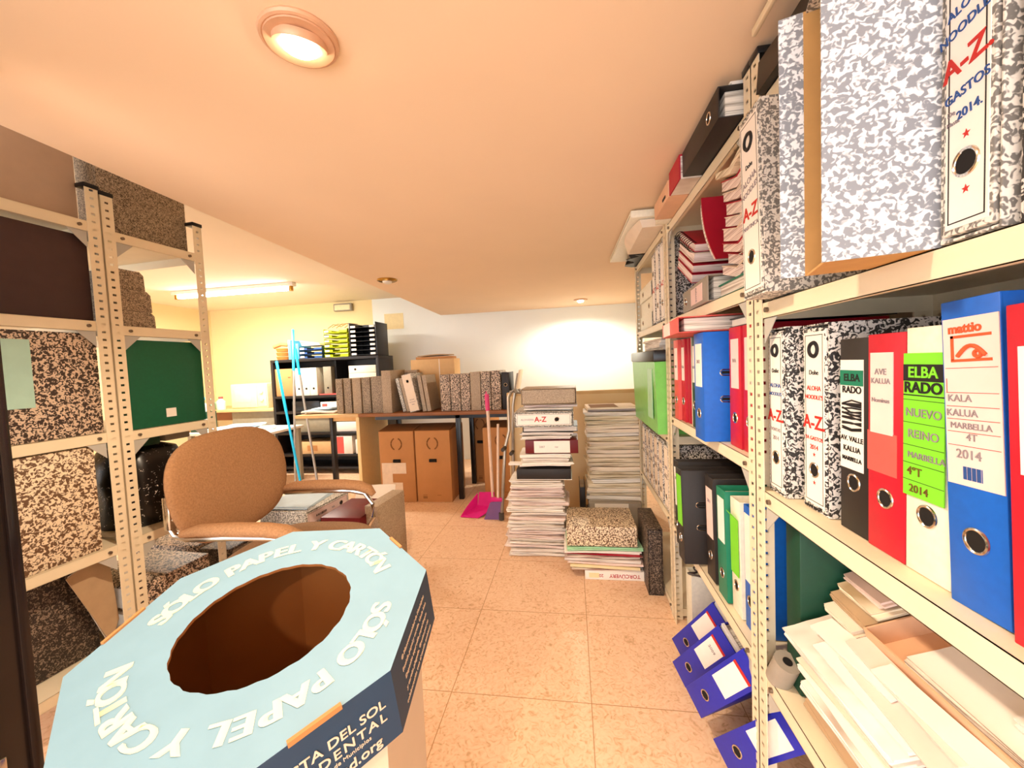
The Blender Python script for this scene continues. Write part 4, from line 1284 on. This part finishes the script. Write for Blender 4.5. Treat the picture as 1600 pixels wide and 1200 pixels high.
m = MB(); m.box((.05, .005, .441), (.38, .18, .462), 0, .002); m.obj('lid_flap', 'kraft', root)
m = MB(); m.box((.268, -.0012, .05), (.274, .001, .439)); m.obj('edge_strip', 'label_white', root)
m = MB(); sheaf(m, .30, .15, .010, random.Random(21), 2, .01, .006); tag(m.obj('papers', 'paper_brown', None, (-1.24, 3.53, 1.2115), None, smooth=False), 'few curling papers on the beige box above the table row', 'papers')

# ---- moving boxes under the table
def moving_box(label, loc, rot, w=.30, d=.42, h=.592, patch=False):
    root = thing('moving_box', label, 'moving box', loc, rot)
    m = MB()
    m.box((0, 0, 0), (w, d, h), 0, .004)
    m.obj('carton', 'kraft', root)
    m = MB()
    m.loft([[(.0, 0, h + .001), (w, 0, h + .001), (w, 0, h + .004), (0, 0, h + .004)], [(.0, d * .49, h + .028), (w, d * .49, h + .028), (w, d * .49, h + .031), (.0, d * .49, h + .031)]]); m.obj('flap', 'kraft_dark', root, smooth=False)
    m = MB()
    m.loft([[(.0, d, h + .001), (w, d, h + .001), (w, d, h + .004), (0, d, h + .004)], [(.0, d * .51, h + .028), (w, d * .51, h + .028), (w, d * .51, h + .031), (.0, d * .51, h + .031)]]); m.obj('flap', 'kraft_dark', root, smooth=False)
    m = MB()
    for s_ in (-1, 1):
        m.tube([(w / 2 + s_ * .045 * math.cos(a), -.0012, h - .105 + .05 * math.sin(a)) for a in [-1.15 + 2.3 * q / 10 for q in range(11)]], .0055, 6)
    m.obj('wreath_print', 'kraft_dark', root)
    m = MB(); m.tube([(w / 2 - .030, -.002, h * .585), (w / 2 + .030, -.002, h * .585)], .014, 12); m.obj('hand_hole', 'dark_gap', root)
    m = MB()
    for q in range(3):
        m.box((.05 + .012 * q, -.0012, .03), (.058 + .012 * q, .001, .05)); m.box((.17 + .012 * q, -.0012, .055), (.178 + .012 * q, .001, .06)); m.box((.05 + .012 * q, -.0012, .058), (.058 + .012 * q, .001, .062))
    m.obj('print', 'kraft_dark', root)
    if patch:
        m = MB()
        m.box((.015, -.0025, .075), (.19, .0, .165)); m.box((.015, -.0025, .165), (.105, .0, .24)); m.box((.015, -.0025, .24), (.225, .0, .33))
        m.obj('tape_patch', 'tape_white', root, smooth=False, label='white paper patches taped on')
    return root
moving_box('brown moving box with white paper patch under the table', (-1.605, 3.065, 0), (0, 0, .02), patch=True)
moving_box('plain brown moving box standing next to the patched one', (-1.295, 3.075, 0), (0, 0, .015), w=.295)
moving_box('brown moving box partly hidden by the broom and crutches', (-.745, 3.17, 0), (0, 0, -.02), w=.30)
moving_box('tall brown moving box standing deeper under the table', (-.955, 3.64, 0), (0, 0, -.12), w=.16, d=.36, h=.66)

# ---- low tan partition panel behind the stacks
root = thing('partition_panel', 'low tan wooden panel standing behind the paper stacks', 'panel', (-.495, 2.96, 0))
m = MB(); m.box((0, 0, 0), (1.00, .035, .885), 0, .003); m.obj('board', 'wood_tan', root)
m = MB(); m.box((0, -.002, .862), (1.00, .037, .888), 0, .002); m.obj('top_edge', 'wood_light', root)
m = MB(); m.box((0, .035, 0), (.035, .075, .885), 0, .002); m.obj('end_post', 'wood_tan', root)

# ---- broom with dustpan, crutches
root = thing('dustpan', 'magenta long handled dustpan leaning against the boxes', 'dustpan', (0, 0, 0))
m = MB()
pan = [(-.835, 2.765, .004), (-.655, 2.775, .004), (-.630, 2.86, .05), (-.70, 2.90, .075)]
m.loft([[V((-.842, 2.76, .003)), V((-.705, 2.745, .003)), V((-.600, 2.83, .05)), V((-.735, 2.86, .05))],
        [V((-.842, 2.76, .008)), V((-.705, 2.745, .008)), V((-.600, 2.83, .055)), V((-.735, 2.86, .055))]])
m.loft([[V((-.842, 2.76, .006)), V((-.735, 2.86, .05)), V((-.730, 2.862, .15)), V((-.80, 2.80, .07))], [V((-.845, 2.764, .006)), V((-.738, 2.864, .05)), V((-.733, 2.866, .15)), V((-.803, 2.804, .07))]])
m.loft([[V((-.735, 2.86, .05)), V((-.600, 2.83, .05)), V((-.600, 2.84, .165)), V((-.72, 2.865, .155))], [V((-.735, 2.864, .05)), V((-.600, 2.834, .05)), V((-.600, 2.844, .165)), V((-.72, 2.869, .155))]])
m.obj('pan', 'magenta', root, smooth=False)
m = MB(); m.tube([(-.612, 2.845, .10), (-.640, 2.93, .78)], .0125, 12); m.obj('handle', 'pole_white', root)
m = MB(); m.tube([(-.639, 2.93, .76), (-.646, 2.945, .885)], .017, 12); m.torus((-.650, 2.95, .89), (1, .3, 0), .014, .004, 16, 6); m.obj('grip', 'pink_grip', root)
root = thing('broom', 'small purple brush head standing beside the dustpan', 'broom', (-.585, 2.75, 0))
m = MB(); m.loft([[(-.075, -.02, .001), (.055, -.02, .001), (.055, .02, .001), (-.075, .02, .001)], [(-.03, -.012, .115), (.06, -.012, .145), (.06, .012, .145), (-.03, .012, .115)]]); m.obj('bristles', 'purple_bristle', root)
m = MB(); m.box((-.02, -.016, .128), (.062, .016, .155), 0, .006); m.obj('brush_head', 'magenta', root)
m = MB(); m.tube([(.03, 0, .15), (.022, .165, .66)], .010, 10); m.obj('handle', 'pole_white', root)
def crutch(label, pts, foot):
    root = thing('crutch', label, 'crutch', pts[-1])
    o0 = V(pts[-1])
    P = [V(p) - o0 for p in pts]
    m = MB(); m.tube(P, .0125, 10); m.obj('shaft', 'crutch_grey', root)
    m = MB(); m.tube([P[0] + V((.0, 0, -.005)), P[0] + V((.035, -.02, .012)), P[0] + V((.05, -.035, -.012))], .019, 10, 0, .5); m.obj('cuff', 'grey_card', root)
    m = MB(); m.tube([P[3], P[3] + V((.0, -.10, .005))], .014, 10); m.obj('hand_grip', 'rubber', root)
    m = MB(); m.tube([V((0, 0, .001)), V((0, .002, .05))], .019, 12); m.obj('foot', 'rubber', root)
crutch('grey elbow crutch with bent shaft leaning at the panel edge', [(-.445, 2.885, .905), (-.468, 2.87, .86), (-.470, 2.85, .62), (-.500, 2.82, .50), (-.515, 2.79, .30), (-.530, 2.72, .004)], 0)
crutch('straighter grey crutch leaning close behind the bent one', [(-.425, 2.93, .90), (-.445, 2.925, .80), (-.452, 2.92, .60), (-.458, 2.915, .45), (-.462, 2.905, .25), (-.466, 2.90, .0)], 0)

# ================================================================== STACKS ON THE FLOOR
rg = random.Random(31)
def pile(xc, yc, z0, z1, n, w, d, mats, label, group, jit=.012, flare=0.0):
    z = z0
    for k in range(n):
        t = (z1 - z0) / n
        m = MB(); sheaf(m, w + rg.uniform(-.014, .014) + flare * (1 - k / n), d + rg.uniform(-.012, .012), t - .0042, rg, rg.choice((2, 3, 4)), .009, .0019)
        o = m.obj('paper_bundle', rg.choice(mats), None, (xc + rg.uniform(-jit, jit) - flare * (1 - k / n) * .35, yc + rg.uniform(-jit, jit), z + .0018), (0, 0, rg.uniform(-.05, .05)), smooth=False)
        tag(o, label, 'papers', group)
        z += t
pile(-.215, 2.31, .0, .445, 21, .30, .20, ['edges_white', 'edges_pink', 'edges_white', 'edges_pink', 'paper_white'], 'bundle of loose white papers in the left floor stack', 'paper bundles of the left floor stack', .012, .045)
m = MB(); m.box((-.335, 2.20, .447), (-.02, 2.42, .450), 1); m.box((-.33, 2.20, .450), (-.025, 2.42, .508), 0, .002)
tag(m.obj('flat_box', ['black_card', 'paper_white']), 'flat black box lying in the left floor stack', 'box')
m = MB(); sheaf(m, .09, .05, .012, rg, 2, .004, .001); tag(m.obj('papers', 'paper_white', None, (-.345, 2.30, .5095), None, smooth=False), 'white papers jutting out left above the black box', 'papers')
pile(-.165, 2.31, .522, .592, 3, .275, .20, ['edges_white', 'paper_white'], 'thick white sheaf above the flat black box', 'white sheaves above the flat black box', .005)
binder('maroon ring binder with long white label lying in the left stack', 'dark_red_card', .074, .295, .22, (.020, 2.205, .5945 + .038), frame((0, -1, 0), (-1, 0, 0)), (.045, .245, .9, 'label_white'), ring=0, text=(T('2007', .016, .20, 'ink_grey', ang=-PI / 2), T('caja', .013, .12, 'ink_grey', ang=-PI / 2)))
pile(-.155, 2.31, .672, .716, 2, .285, .20, ['edges_white', 'edges_cream'], 'sheaf of white papers above the maroon binder', 'sheaves above the maroon binder', .006)
m = MB(); m.box((-.285, 2.20, .718), (.02, 2.42, .721)); m.box((-.285, 2.20, .746), (.02, 2.42, .749)); m.box((-.285, 2.20, .721), (-.28, 2.42, .746)); m.box((-.28, 2.205, .722), (.015, 2.415, .7455), 1)
tag(m.obj('ring_binder', ['black_card', 'edges_white']), 'thin black binder lying right under the A-Z file', 'binder')
cased('A-Z box file lying on its side near the top of the left stack', .082, .325, .27, (-.325, 2.165, .751 + .042), frame((0, -1, 0), (1, 0, 0)), 'marble_mid',
      (T('A-Z', .040, .145, 'ink_red', ang=PI / 2, bold=.02), T('ALOHA', .014, .06, 'ink_grey', ang=PI / 2), T('2006', .014, .095, 'ink_grey', ang=PI / 2)), ring=.235, panel='label_white')
pile(-.135, 2.31, .8365, .870, 2, .28, .21, ['edges_white', 'edges_pink'], 'sheaf of papers under the topmost speckled box file', 'sheaves under the topmost box file', .004)
cased('speckled grey box file topping the left floor stack', .088, .305, .26, (-.285, 2.185, .872 + .045), frame((0, -1, 0), (1, 0, 0)), 'marble_flat', (), ring=None, panel='marble_flat', border=False)
# right stack
pile(.245, 2.62, .0, .255, 10, .33, .21, ['edges_white', 'paper_white'], 'white paper bundle low in the right floor stack', 'lower bundles of the right floor stack', .010)
pile(.245, 2.62, .255, .785, 20, .325, .22, ['edges_cream', 'paper_cream', 'edges_cream', 'paper_white', 'edges_white'], 'ivory paper bundle in the upper right floor stack', 'ivory bundles of the right floor stack', .012)
root = thing('photo_album', 'thin album with dark photo cover topping the right stack', 'book', (.09, 2.505, .787), (0, 0, .05))
m = MB(); m.box((0, 0, 0), (.31, .25, .022), 0, .002); m.obj('cover', 'paper_cream', root)
m = MB(); m.box((.02, .02, .0222), (.19, .21, .0235)); m.obj('cover_photo', 'fabric_seat', root)
m = MB(); m.box((.0, -.001, -.0), (.31, .004, .012)); m.obj('spine', 'ink_grey', root)
m = MB(); m.box((.08, 2.43, .001), (.385, 2.482, .235), 0, .003)
tag(m.obj('flat_box', 'grey_card'), 'grey box with white sheet in front of the right stack', 'box')
m = MB(); m.box((.11, 2.4265, .10), (.31, 2.429, .232)); tag(m.obj('paper_sheet', 'paper_white'), 'white lined sheet against the grey box of the right stack', 'papers')
root = thing('ring_binder', 'black binder standing upright in the gap between the two stacks', 'binder', (.040, 2.50, .001))
m = MB(); m.box((-.018, 0, 0), (-.015, .25, .31), 0, .001); m.box((.015, 0, 0), (.018, .25, .31), 0, .001); m.box((-.018, 0, 0), (.018, .003, .31), 0, .001); m.obj('cover', 'black_card', root)
m = MB(); m.box((-.013, .006, .006), (.013, .24, .29)); m.obj('paper_block', 'block_y', root)
# marbled box on magazines
m = MB(); m.box((.03, 1.985, .001), (.325, 2.20, .048), 0, .002); m.box((.05, 1.9838, .012), (.10, 1.9852, .036), 1)
o = tag(m.obj('flat_box', ['paper_white', 'paper_yellow']), 'flat white box with red lettering at the bottom of the magazine pile', 'box')
lt = MB(); M4 = Matrix.Translation((.225, 1.984, .024)) @ Matrix(((1, 0, 0, 0), (0, 0, -1, 0), (0, 1, 0, 0), (0, 0, 0, 1))) @ Matrix.Rotation(PI, 4, 'Z')
lt.text('TORCÚVERY', .026, M4, bold=.01); lt.text('20', .022, Matrix.Translation((-.115, 0, 0)) @ M4)
lt.obj('lettering', 'crimson', o, smooth=False)
mg = ['edges_mag', 'paper_yellow', 'paper_pink', 'edges_white', 'edges_mag', 'crimson', 'paper_white', 'mint_plastic', 'edges_mag', 'paper_cream']
z = .0485
for k in range(8):
    t = (.010, .016, .009, .018, .012, .006, .016, .012)[k]
    m = MB(); sheaf(m, .37 if k > 1 else .34, .22, t - .0012, rg, 2, .008, .002)
    tag(m.obj('magazine', mg[k], None, (.125 + rg.uniform(-.02, .02), 2.09, z + .0018), (0, 0, rg.uniform(-.08, .08)), smooth=False),
        ('lowest red edged magazine of the pile', 'thick cream yellow magazine low in the pile', 'thin pinkish magazine in the pile', 'thick white catalogue in the middle of the pile', 'red edged magazine in the middle of the pile',
         'thin crimson brochure in the pile', 'white catalogue near the top of the pile', 'mint edged magazine directly under the marbled box')[k], 'magazine', 'magazines under the marbled box')
    z += t + .0028
cased('marbled box file lying on the magazine pile in front of the stacks', .100, .345, .27, (-.055, 2.255, z + .0525), frame((0, 1, 0), (1, 0, 0)), 'marble_cream', (), ring=None)

# ================================================================== FAR LEFT CORNER
root = thing('bookcase', 'black bookcase against the yellow wall', 'bookcase', (-3.27, 3.92, 0))
BW, BD, BH = 1.27, .34, 1.262
for x in (0, BW - .03):
    m = MB(); m.box((x, 0, 0), (x + .03, BD, BH - .03), 0, .002); m.obj('side_panel', 'black_wood', root)
m = MB(); m.box((.03, BD - .015, .0), (BW - .03, BD, BH - .03)); m.obj('back_panel', 'black_wood', root)
m = MB(); m.box((0, 0, BH - .03), (BW, BD, BH), 0, .002); m.obj('top_panel', 'black_wood', root)
m = MB(); m.box((.70, .10, .862), (.72, BD - .015, BH - .03)); m.obj('divider', 'black_wood', root)
for z in (.05, .19, .43, .665, .835):
    m = MB(); m.box((.03, .0, z), (BW - .03, BD - .015, z + .026), 0, .002); m.obj('shelf', 'black_wood', root)
zb = .8615
m = MB(); m.box((-3.235, 3.94, zb), (-3.03, 4.22, zb + .30), 0, .003); m.box((-3.08, 3.9385, zb + .20), (-3.05, 3.942, zb + .21), 1)
tag(m.obj('cardboard_box', ['kraft', 'kraft_dark']), 'tan cardboard box at the left end of the bookcase shelf', 'box')
for k in range(3):
    binder(('left white binder of three on the bookcase shelf', 'middle white binder of three on the bookcase shelf', 'right white binder of three on the bookcase shelf')[k], 'white_card', .084, .300, .26, (-2.955 + .088 * k, 3.94, zb), (0, 0, PI / 2), None, ring=.075)
binder('grey binder side right of the white ones on the bookcase shelf', 'cabinet_grey', .085, .305, .26, (-2.62, 3.955, zb), (0, 0, PI / 2 + .12), None, ring=.075)
for k in range(2):
    binder(('lower white binder lying in the right bookcase compartment', 'upper white binder lying in the right bookcase compartment')[k], 'white_card', .078, .31, .25, (-2.36, 3.945, zb + .14 + .041 + .081 * k), frame((0, -1, 0), (1, 0, 0)), None, ring=.075 if k else 0)
m = MB(); m.box((-2.44, 3.95, zb), (-2.06, 4.20, zb + .138), 0, .004); tag(m.obj('flat_box', 'black_plastic'), 'black box under the lying white binders in the bookcase', 'box')
m = MB(); m.box((-2.72, 3.94, zb), (-2.52, 4.0, zb + .012)); tag(m.obj('red_folder', 'pale_red_card'), 'thin red folder lying flat on the bookcase shelf', 'folder')
# shelf contents below
def fbox(nm, label, cat, lo, hi, mats, extra=None):
    m = MB(); m.box(lo, hi, 0, .003)
    if extra: m.box(extra[0], extra[1], 1)
    return tag(m.obj(nm, mats), label, cat)
y0 = 3.935
fbox('document_box', 'black divided box on the upper low shelf of the bookcase', 'box', (-3.05, y0, .692), (-2.72, 4.2, .80), ['black_plastic'])
fbox('white_box', 'white box with pink mark on the upper low shelf', 'box', (-2.71, y0, .692), (-2.52, 4.2, .785), ['label_white', 'pale_red_card'], ((-2.69, y0 - .001, .71), (-2.63, y0 + .001, .765)))
fbox('paper_box', 'plain cream box on the upper low shelf of the bookcase', 'box', (-2.36, y0, .692), (-2.15, 4.2, .80), ['paper_cream'])
fbox('red_box', 'small red box at the right end of upper low shelf', 'box', (-2.14, y0, .692), (-2.06, 4.2, .79), ['pale_red_card'])
fbox('grey_box', 'greyish box on the middle low shelf of the bookcase', 'box', (-3.05, y0 + .02, .4565), (-2.62, 4.2, .61), ['cabinet_grey'])
fbox('white_box', 'long white box on the middle low shelf of the bookcase', 'box', (-2.55, y0 + .02, .4565), (-2.1, 4.2, .56), ['label_white'])
fbox('carton', 'long tan carton on the lowest bookcase shelf', 'box', (-3.05, y0, .2165), (-2.58, 4.2, .35), ['kraft_light', 'kraft'], ((-2.90, y0 - .001, .25), (-2.78, y0 + .001, .31)))
fbox('red_box', 'red and white box on the lowest bookcase shelf', 'box', (-2.57, y0 - .01, .2165), (-2.36, 4.2, .41), ['label_white', 'pale_red_card'], ((-2.572, y0 - .0115, .222), (-2.46, y0 - .009, .405)))
fbox('white_box', 'plain white box at the right of the lowest bookcase shelf', 'box', (-2.33, y0, .2165), (-2.08, 4.2, .37), ['label_white'])
# on top of the bookcase
zt = 1.2625
root = thing('letter_sorter', 'black seven tier letter sorter on the bookcase', 'letter tray', (-2.335, 3.95, zt))
m = MB()
for x in (0, .300): m.box((x, 0, 0), (x + .010, .26, .355), 0, .002)
m.box((0, .25, 0), (.31, .26, .355)); m.obj('frame', 'black_plastic', root)
for k in range(7):
    m = MB(); m.box((.010, .0, .012 + .048 * k), (.300, .25, .016 + .048 * k)); t_ = m.obj('tray', 'black_plastic', root)
    for q in (0, .215):
        m = MB(); m.box((.02 + q, -.003, .012 + .048 * k), (.075 + q, .003, .034 + .048 * k), 0, .001); m.obj('label_tab', 'label_white', t_)
def trays(label, x, w, n, mat, dh=.045):
    root = thing('letter_tray', label, 'letter tray', (x, 3.95, zt))
    for k in range(n):
        m = MB(); z = .002 + dh * k
        m.box((0, 0, z), (w, .24, z + .003)); m.box((0, 0, z), (.003, .24, z + dh * .8)); m.box((w - .003, 0, z), (w, .24, z + dh * .8)); m.box((0, .237, z), (w, .24, z + dh * .8)); m.box((0, 0, z), (w * .34, .003, z + dh * .5)); m.box((w * .66, 0, z), (w, .003, z + dh * .5))
        m.obj('tray', mat, root, smooth=False)
        m = MB(); m.box((.01, -.004, z + .008), (.06, .0, z + .026)); m.obj('label_tab', 'label_white', root)
trays('tall stack of bright yellow letter trays on the bookcase', -2.63, .275, 6, 'tray_yellow', .052)
trays('low stack of blue letter trays on the bookcase', -2.93, .27, 3, 'tray_blue')
m = MB(); m.loft([[(-2.90, 3.96, zt + .14), (-2.68, 3.96, zt + .14), (-2.68, 4.18, zt + .14), (-2.90, 4.18, zt + .14)], [(-2.92, 3.95, zt + .20), (-2.70, 3.96, zt + .165), (-2.70, 4.18, zt + .165), (-2.92, 4.18, zt + .20)]])
tag(m.obj('papers', 'edges_cream'), 'papers lying on the blue letter trays', 'papers')
for k in range(3):
    m = MB(); m.box((0, 0, 0), (.035, .22, .21 - .02 * k), 0, .002)
    tag(m.obj('folder', 'folder_cyan', None, (-3.07 + .045 * k, 3.96, zt), None), ('left light blue folder standing on the bookcase', 'middle light blue folder standing on the bookcase', 'right light blue folder standing on the bookcase')[k], 'folder')
root = thing('tape_dispenser', 'tan basket of odds and ends at bookcase top left', 'basket', (-3.17, 4.02, zt))
m = MB()
for k in range(3):
    m.loft([[(r * math.cos(a), r * .8 * math.sin(a), z) for a in [2 * PI * q / 20 for q in range(20)]] for r, z in ((.072, .045 * k), (.085, .045 * k + .036))])
m.obj('bowls', 'orange_plastic', root)
m = MB(); m.tube([(-.12, 0, .15), (-.03, 0, .175), (.06, 0, .165)], .022, 10); m.obj('roll', 'kraft', root)
m = MB()
for k in range(5): m.tube([(-2.62 + .05 * k, 4.02, zt + .318 + .01 * (k % 2)), (-2.55 + .05 * k, 4.02, zt + .36), (-2.47 + .05 * k, 4.02, zt + .335 + .012 * (k % 3))], .003, 6)
tag(m.obj('wire_rack', 'gold'), 'thin wire rack on top of the yellow letter trays', 'wire rack')

# microwave on a wooden counter
root = thing('counter', 'light wooden counter with grey cabinet under the microwave', 'counter', (-4.45, 3.98, 0))
m = MB(); m.box((0, 0, .695), (1.13, .52, .725), 0, .003); m.obj('worktop', 'wood_light', root)
m = MB(); m.box((.10, .05, .60), (.55, .50, .694), 0, .003); m.obj('drawer', 'wood_brown', root)
m = MB(); m.box((.56, .04, .0), (1.10, .50, .694), 0, .004); m.obj('cabinet', 'cabinet_grey', root)
root = thing('microwave', 'cream microwave oven on the wooden counter', 'microwave', (-3.95, 4.08, .7255))
m = MB(); m.box((0, .01, 0), (.475, .36, .285), 0, .008); m.obj('body', 'appliance_cream', root)
m = MB(); m.box((.01, 0, .012), (.345, .012, .273), 0, .004); d_ = m.obj('door', 'appliance_cream', root)
m = MB(); m.box((.06, -.002, .07), (.27, .002, .215), 0, .001); m.obj('window', 'screen_grey', d_)
m = MB(); m.box((.360, .002, .02), (.465, .012, .265), 0, .003); m.cyl((.412, -.012, .19), (.412, .004, .19), .020, 16); m.cyl((.412, -.012, .10), (.412, .004, .10), .020, 16); m.obj('control_panel', 'appliance_cream', root)
def bottle(label, loc, mat, cap, h=.14, r=.032):
    root = thing('bottle', label, 'bottle', loc)
    m = MB(); m.loft([[(a * math.cos(t), a * math.sin(t), z) for t in [2 * PI * k / 16 for k in range(16)]] for a, z in ((r * .9, 0), (r, .01), (r, h * .62), (r * .45, h * .8), (r * .4, h * .86))]); m.obj('body', mat, root)
    m = MB(); m.cyl((0, 0, h * .86), (0, 0, h), r * .5, 14); m.obj('cap', cap, root)
bottle('mint green jar on the counter beside the microwave', (-4.16, 4.03, .7255), 'mint_plastic', 'mint_plastic', .13, .05)
bottle('small white jar with red lid on the counter', (-4.02, 4.02, .7255), 'label_white', 'pale_red_card', .15, .045)
# low desk with papers, computer box and spray bottle
root = thing('desk', 'pale low desk covered with white papers near the counter', 'desk', (-3.74, 3.30, 0))
m = MB(); m.box((0, 0, .545), (.95, .45, .57), 0, .003); m.obj('desktop', 'paper_white', root)
for x in (.02, .89):
    for yy in (.02, .39):
        m = MB(); m.box((x, yy, 0), (x + .04, yy + .04, .544)); m.obj('leg', 'cabinet_grey', root)
for k in range(3):
    m = MB(); sheaf(m, .30, .21, .022, rg, 3, .012, .003)
    tag(m.obj('paper_pile', 'paper_white' if k != 1 else 'paper_blue', None, (-3.42 + .17 * k, 3.46 + .05 * (k % 2), .572 + .026 * (k == 1)), (0, 0, .3 * k), smooth=False), ('left white paper pile on the low pale desk', 'bluish paper pile bridging the others on the low desk', 'right white paper pile on the low pale desk')[k], 'papers')
m = MB(); m.box((-3.725, 3.36, .571), (-3.62, 3.56, .76), 0, .004); tag(m.obj('small_speaker', 'dark_green'), 'dark box standing at the left end of the low desk', 'box')
root = thing('spray_bottle', 'blue spray bottle standing on the dark box', 'bottle', (-3.66, 3.45, .761))
m = MB(); m.loft([[(a * math.cos(t), a * math.sin(t), z) for t in [2 * PI * k / 14 for k in range(14)]] for a, z in ((.03, 0), (.034, .01), (.034, .07), (.012, .10), (.012, .115))]); m.obj('body', 'label_white', root)
m = MB(); m.box((-.035, -.012, .115), (.022, .012, .150), 0, .005); m.obj('trigger', 'cyan_plastic', root)
# light desk left of the table
root = thing('desk', 'light wood desk with yellowish side panel left of the table', 'desk', (-2.37, 3.08, 0))
m = MB(); m.box((0, 0, .716), (.585, .56, .742), 0, .002); m.obj('desktop', 'wood_light', root)
m = MB(); m.box((.550, .02, .0), (.580, .54, .715), 0, .002); m.obj('side_panel', 'wood_pale', root)
m = MB(); m.box((.01, .50, .62), (.55, .53, .715), 0, .002); m.obj('modesty_rail', 'wood_light', root)
m = MB(); m.box((.0, .48, .0), (.03, .54, .715), 0, .002); m.obj('leg', 'black_wood', root)
for k in range(2):
    m = MB(); sheaf(m, .30 - .08 * k, .22, .016, rg, 3, .012, .006); tag(m.obj('papers', ('paper_white', 'paper_blue')[k], None, (-2.215 + .02 * k, 3.26 + .06 * k, .7525 + .021 * k), (0, 0, .12 - .3 * k), smooth=False), ('wide crumpled white papers on the light desk', 'bluish sheets lying on the crumpled papers')[k], 'papers')
def mop(label, top, bot, mid, head=True, cy0=0.0):
    root = thing('mop', label, 'mop', bot)
    b_ = V(bot); t_ = V(top) - b_
    m = MB(); m.tube([V((0, 0, .05)), t_ * mid], .011, 10); m.obj('pole', 'pole_grey' if cy0 == 0 else 'cyan_plastic', root)
    m = MB(); m.tube([t_ * mid, t_], .013, 10); m.obj('grip', 'cyan_plastic', root)
    m = MB(); m.box((-.03, -.10, .0), (.03, .10, .05), 0, .008); m.obj('head', 'pole_grey', root)
mop('grey mop with long light blue grip leaning highest', (-2.92, 3.86, 1.574), (-2.58, 3.30, .0), .72)
mop('grey mop with short light blue grip leaning beside it', (-2.83, 3.76, 1.360), (-2.44, 3.42, .0), .80)
mop('all light blue broom stick leaning left of the mops', (-2.97, 3.65, 1.236), (-2.44, 3.20, .0), .6, cy0=1)
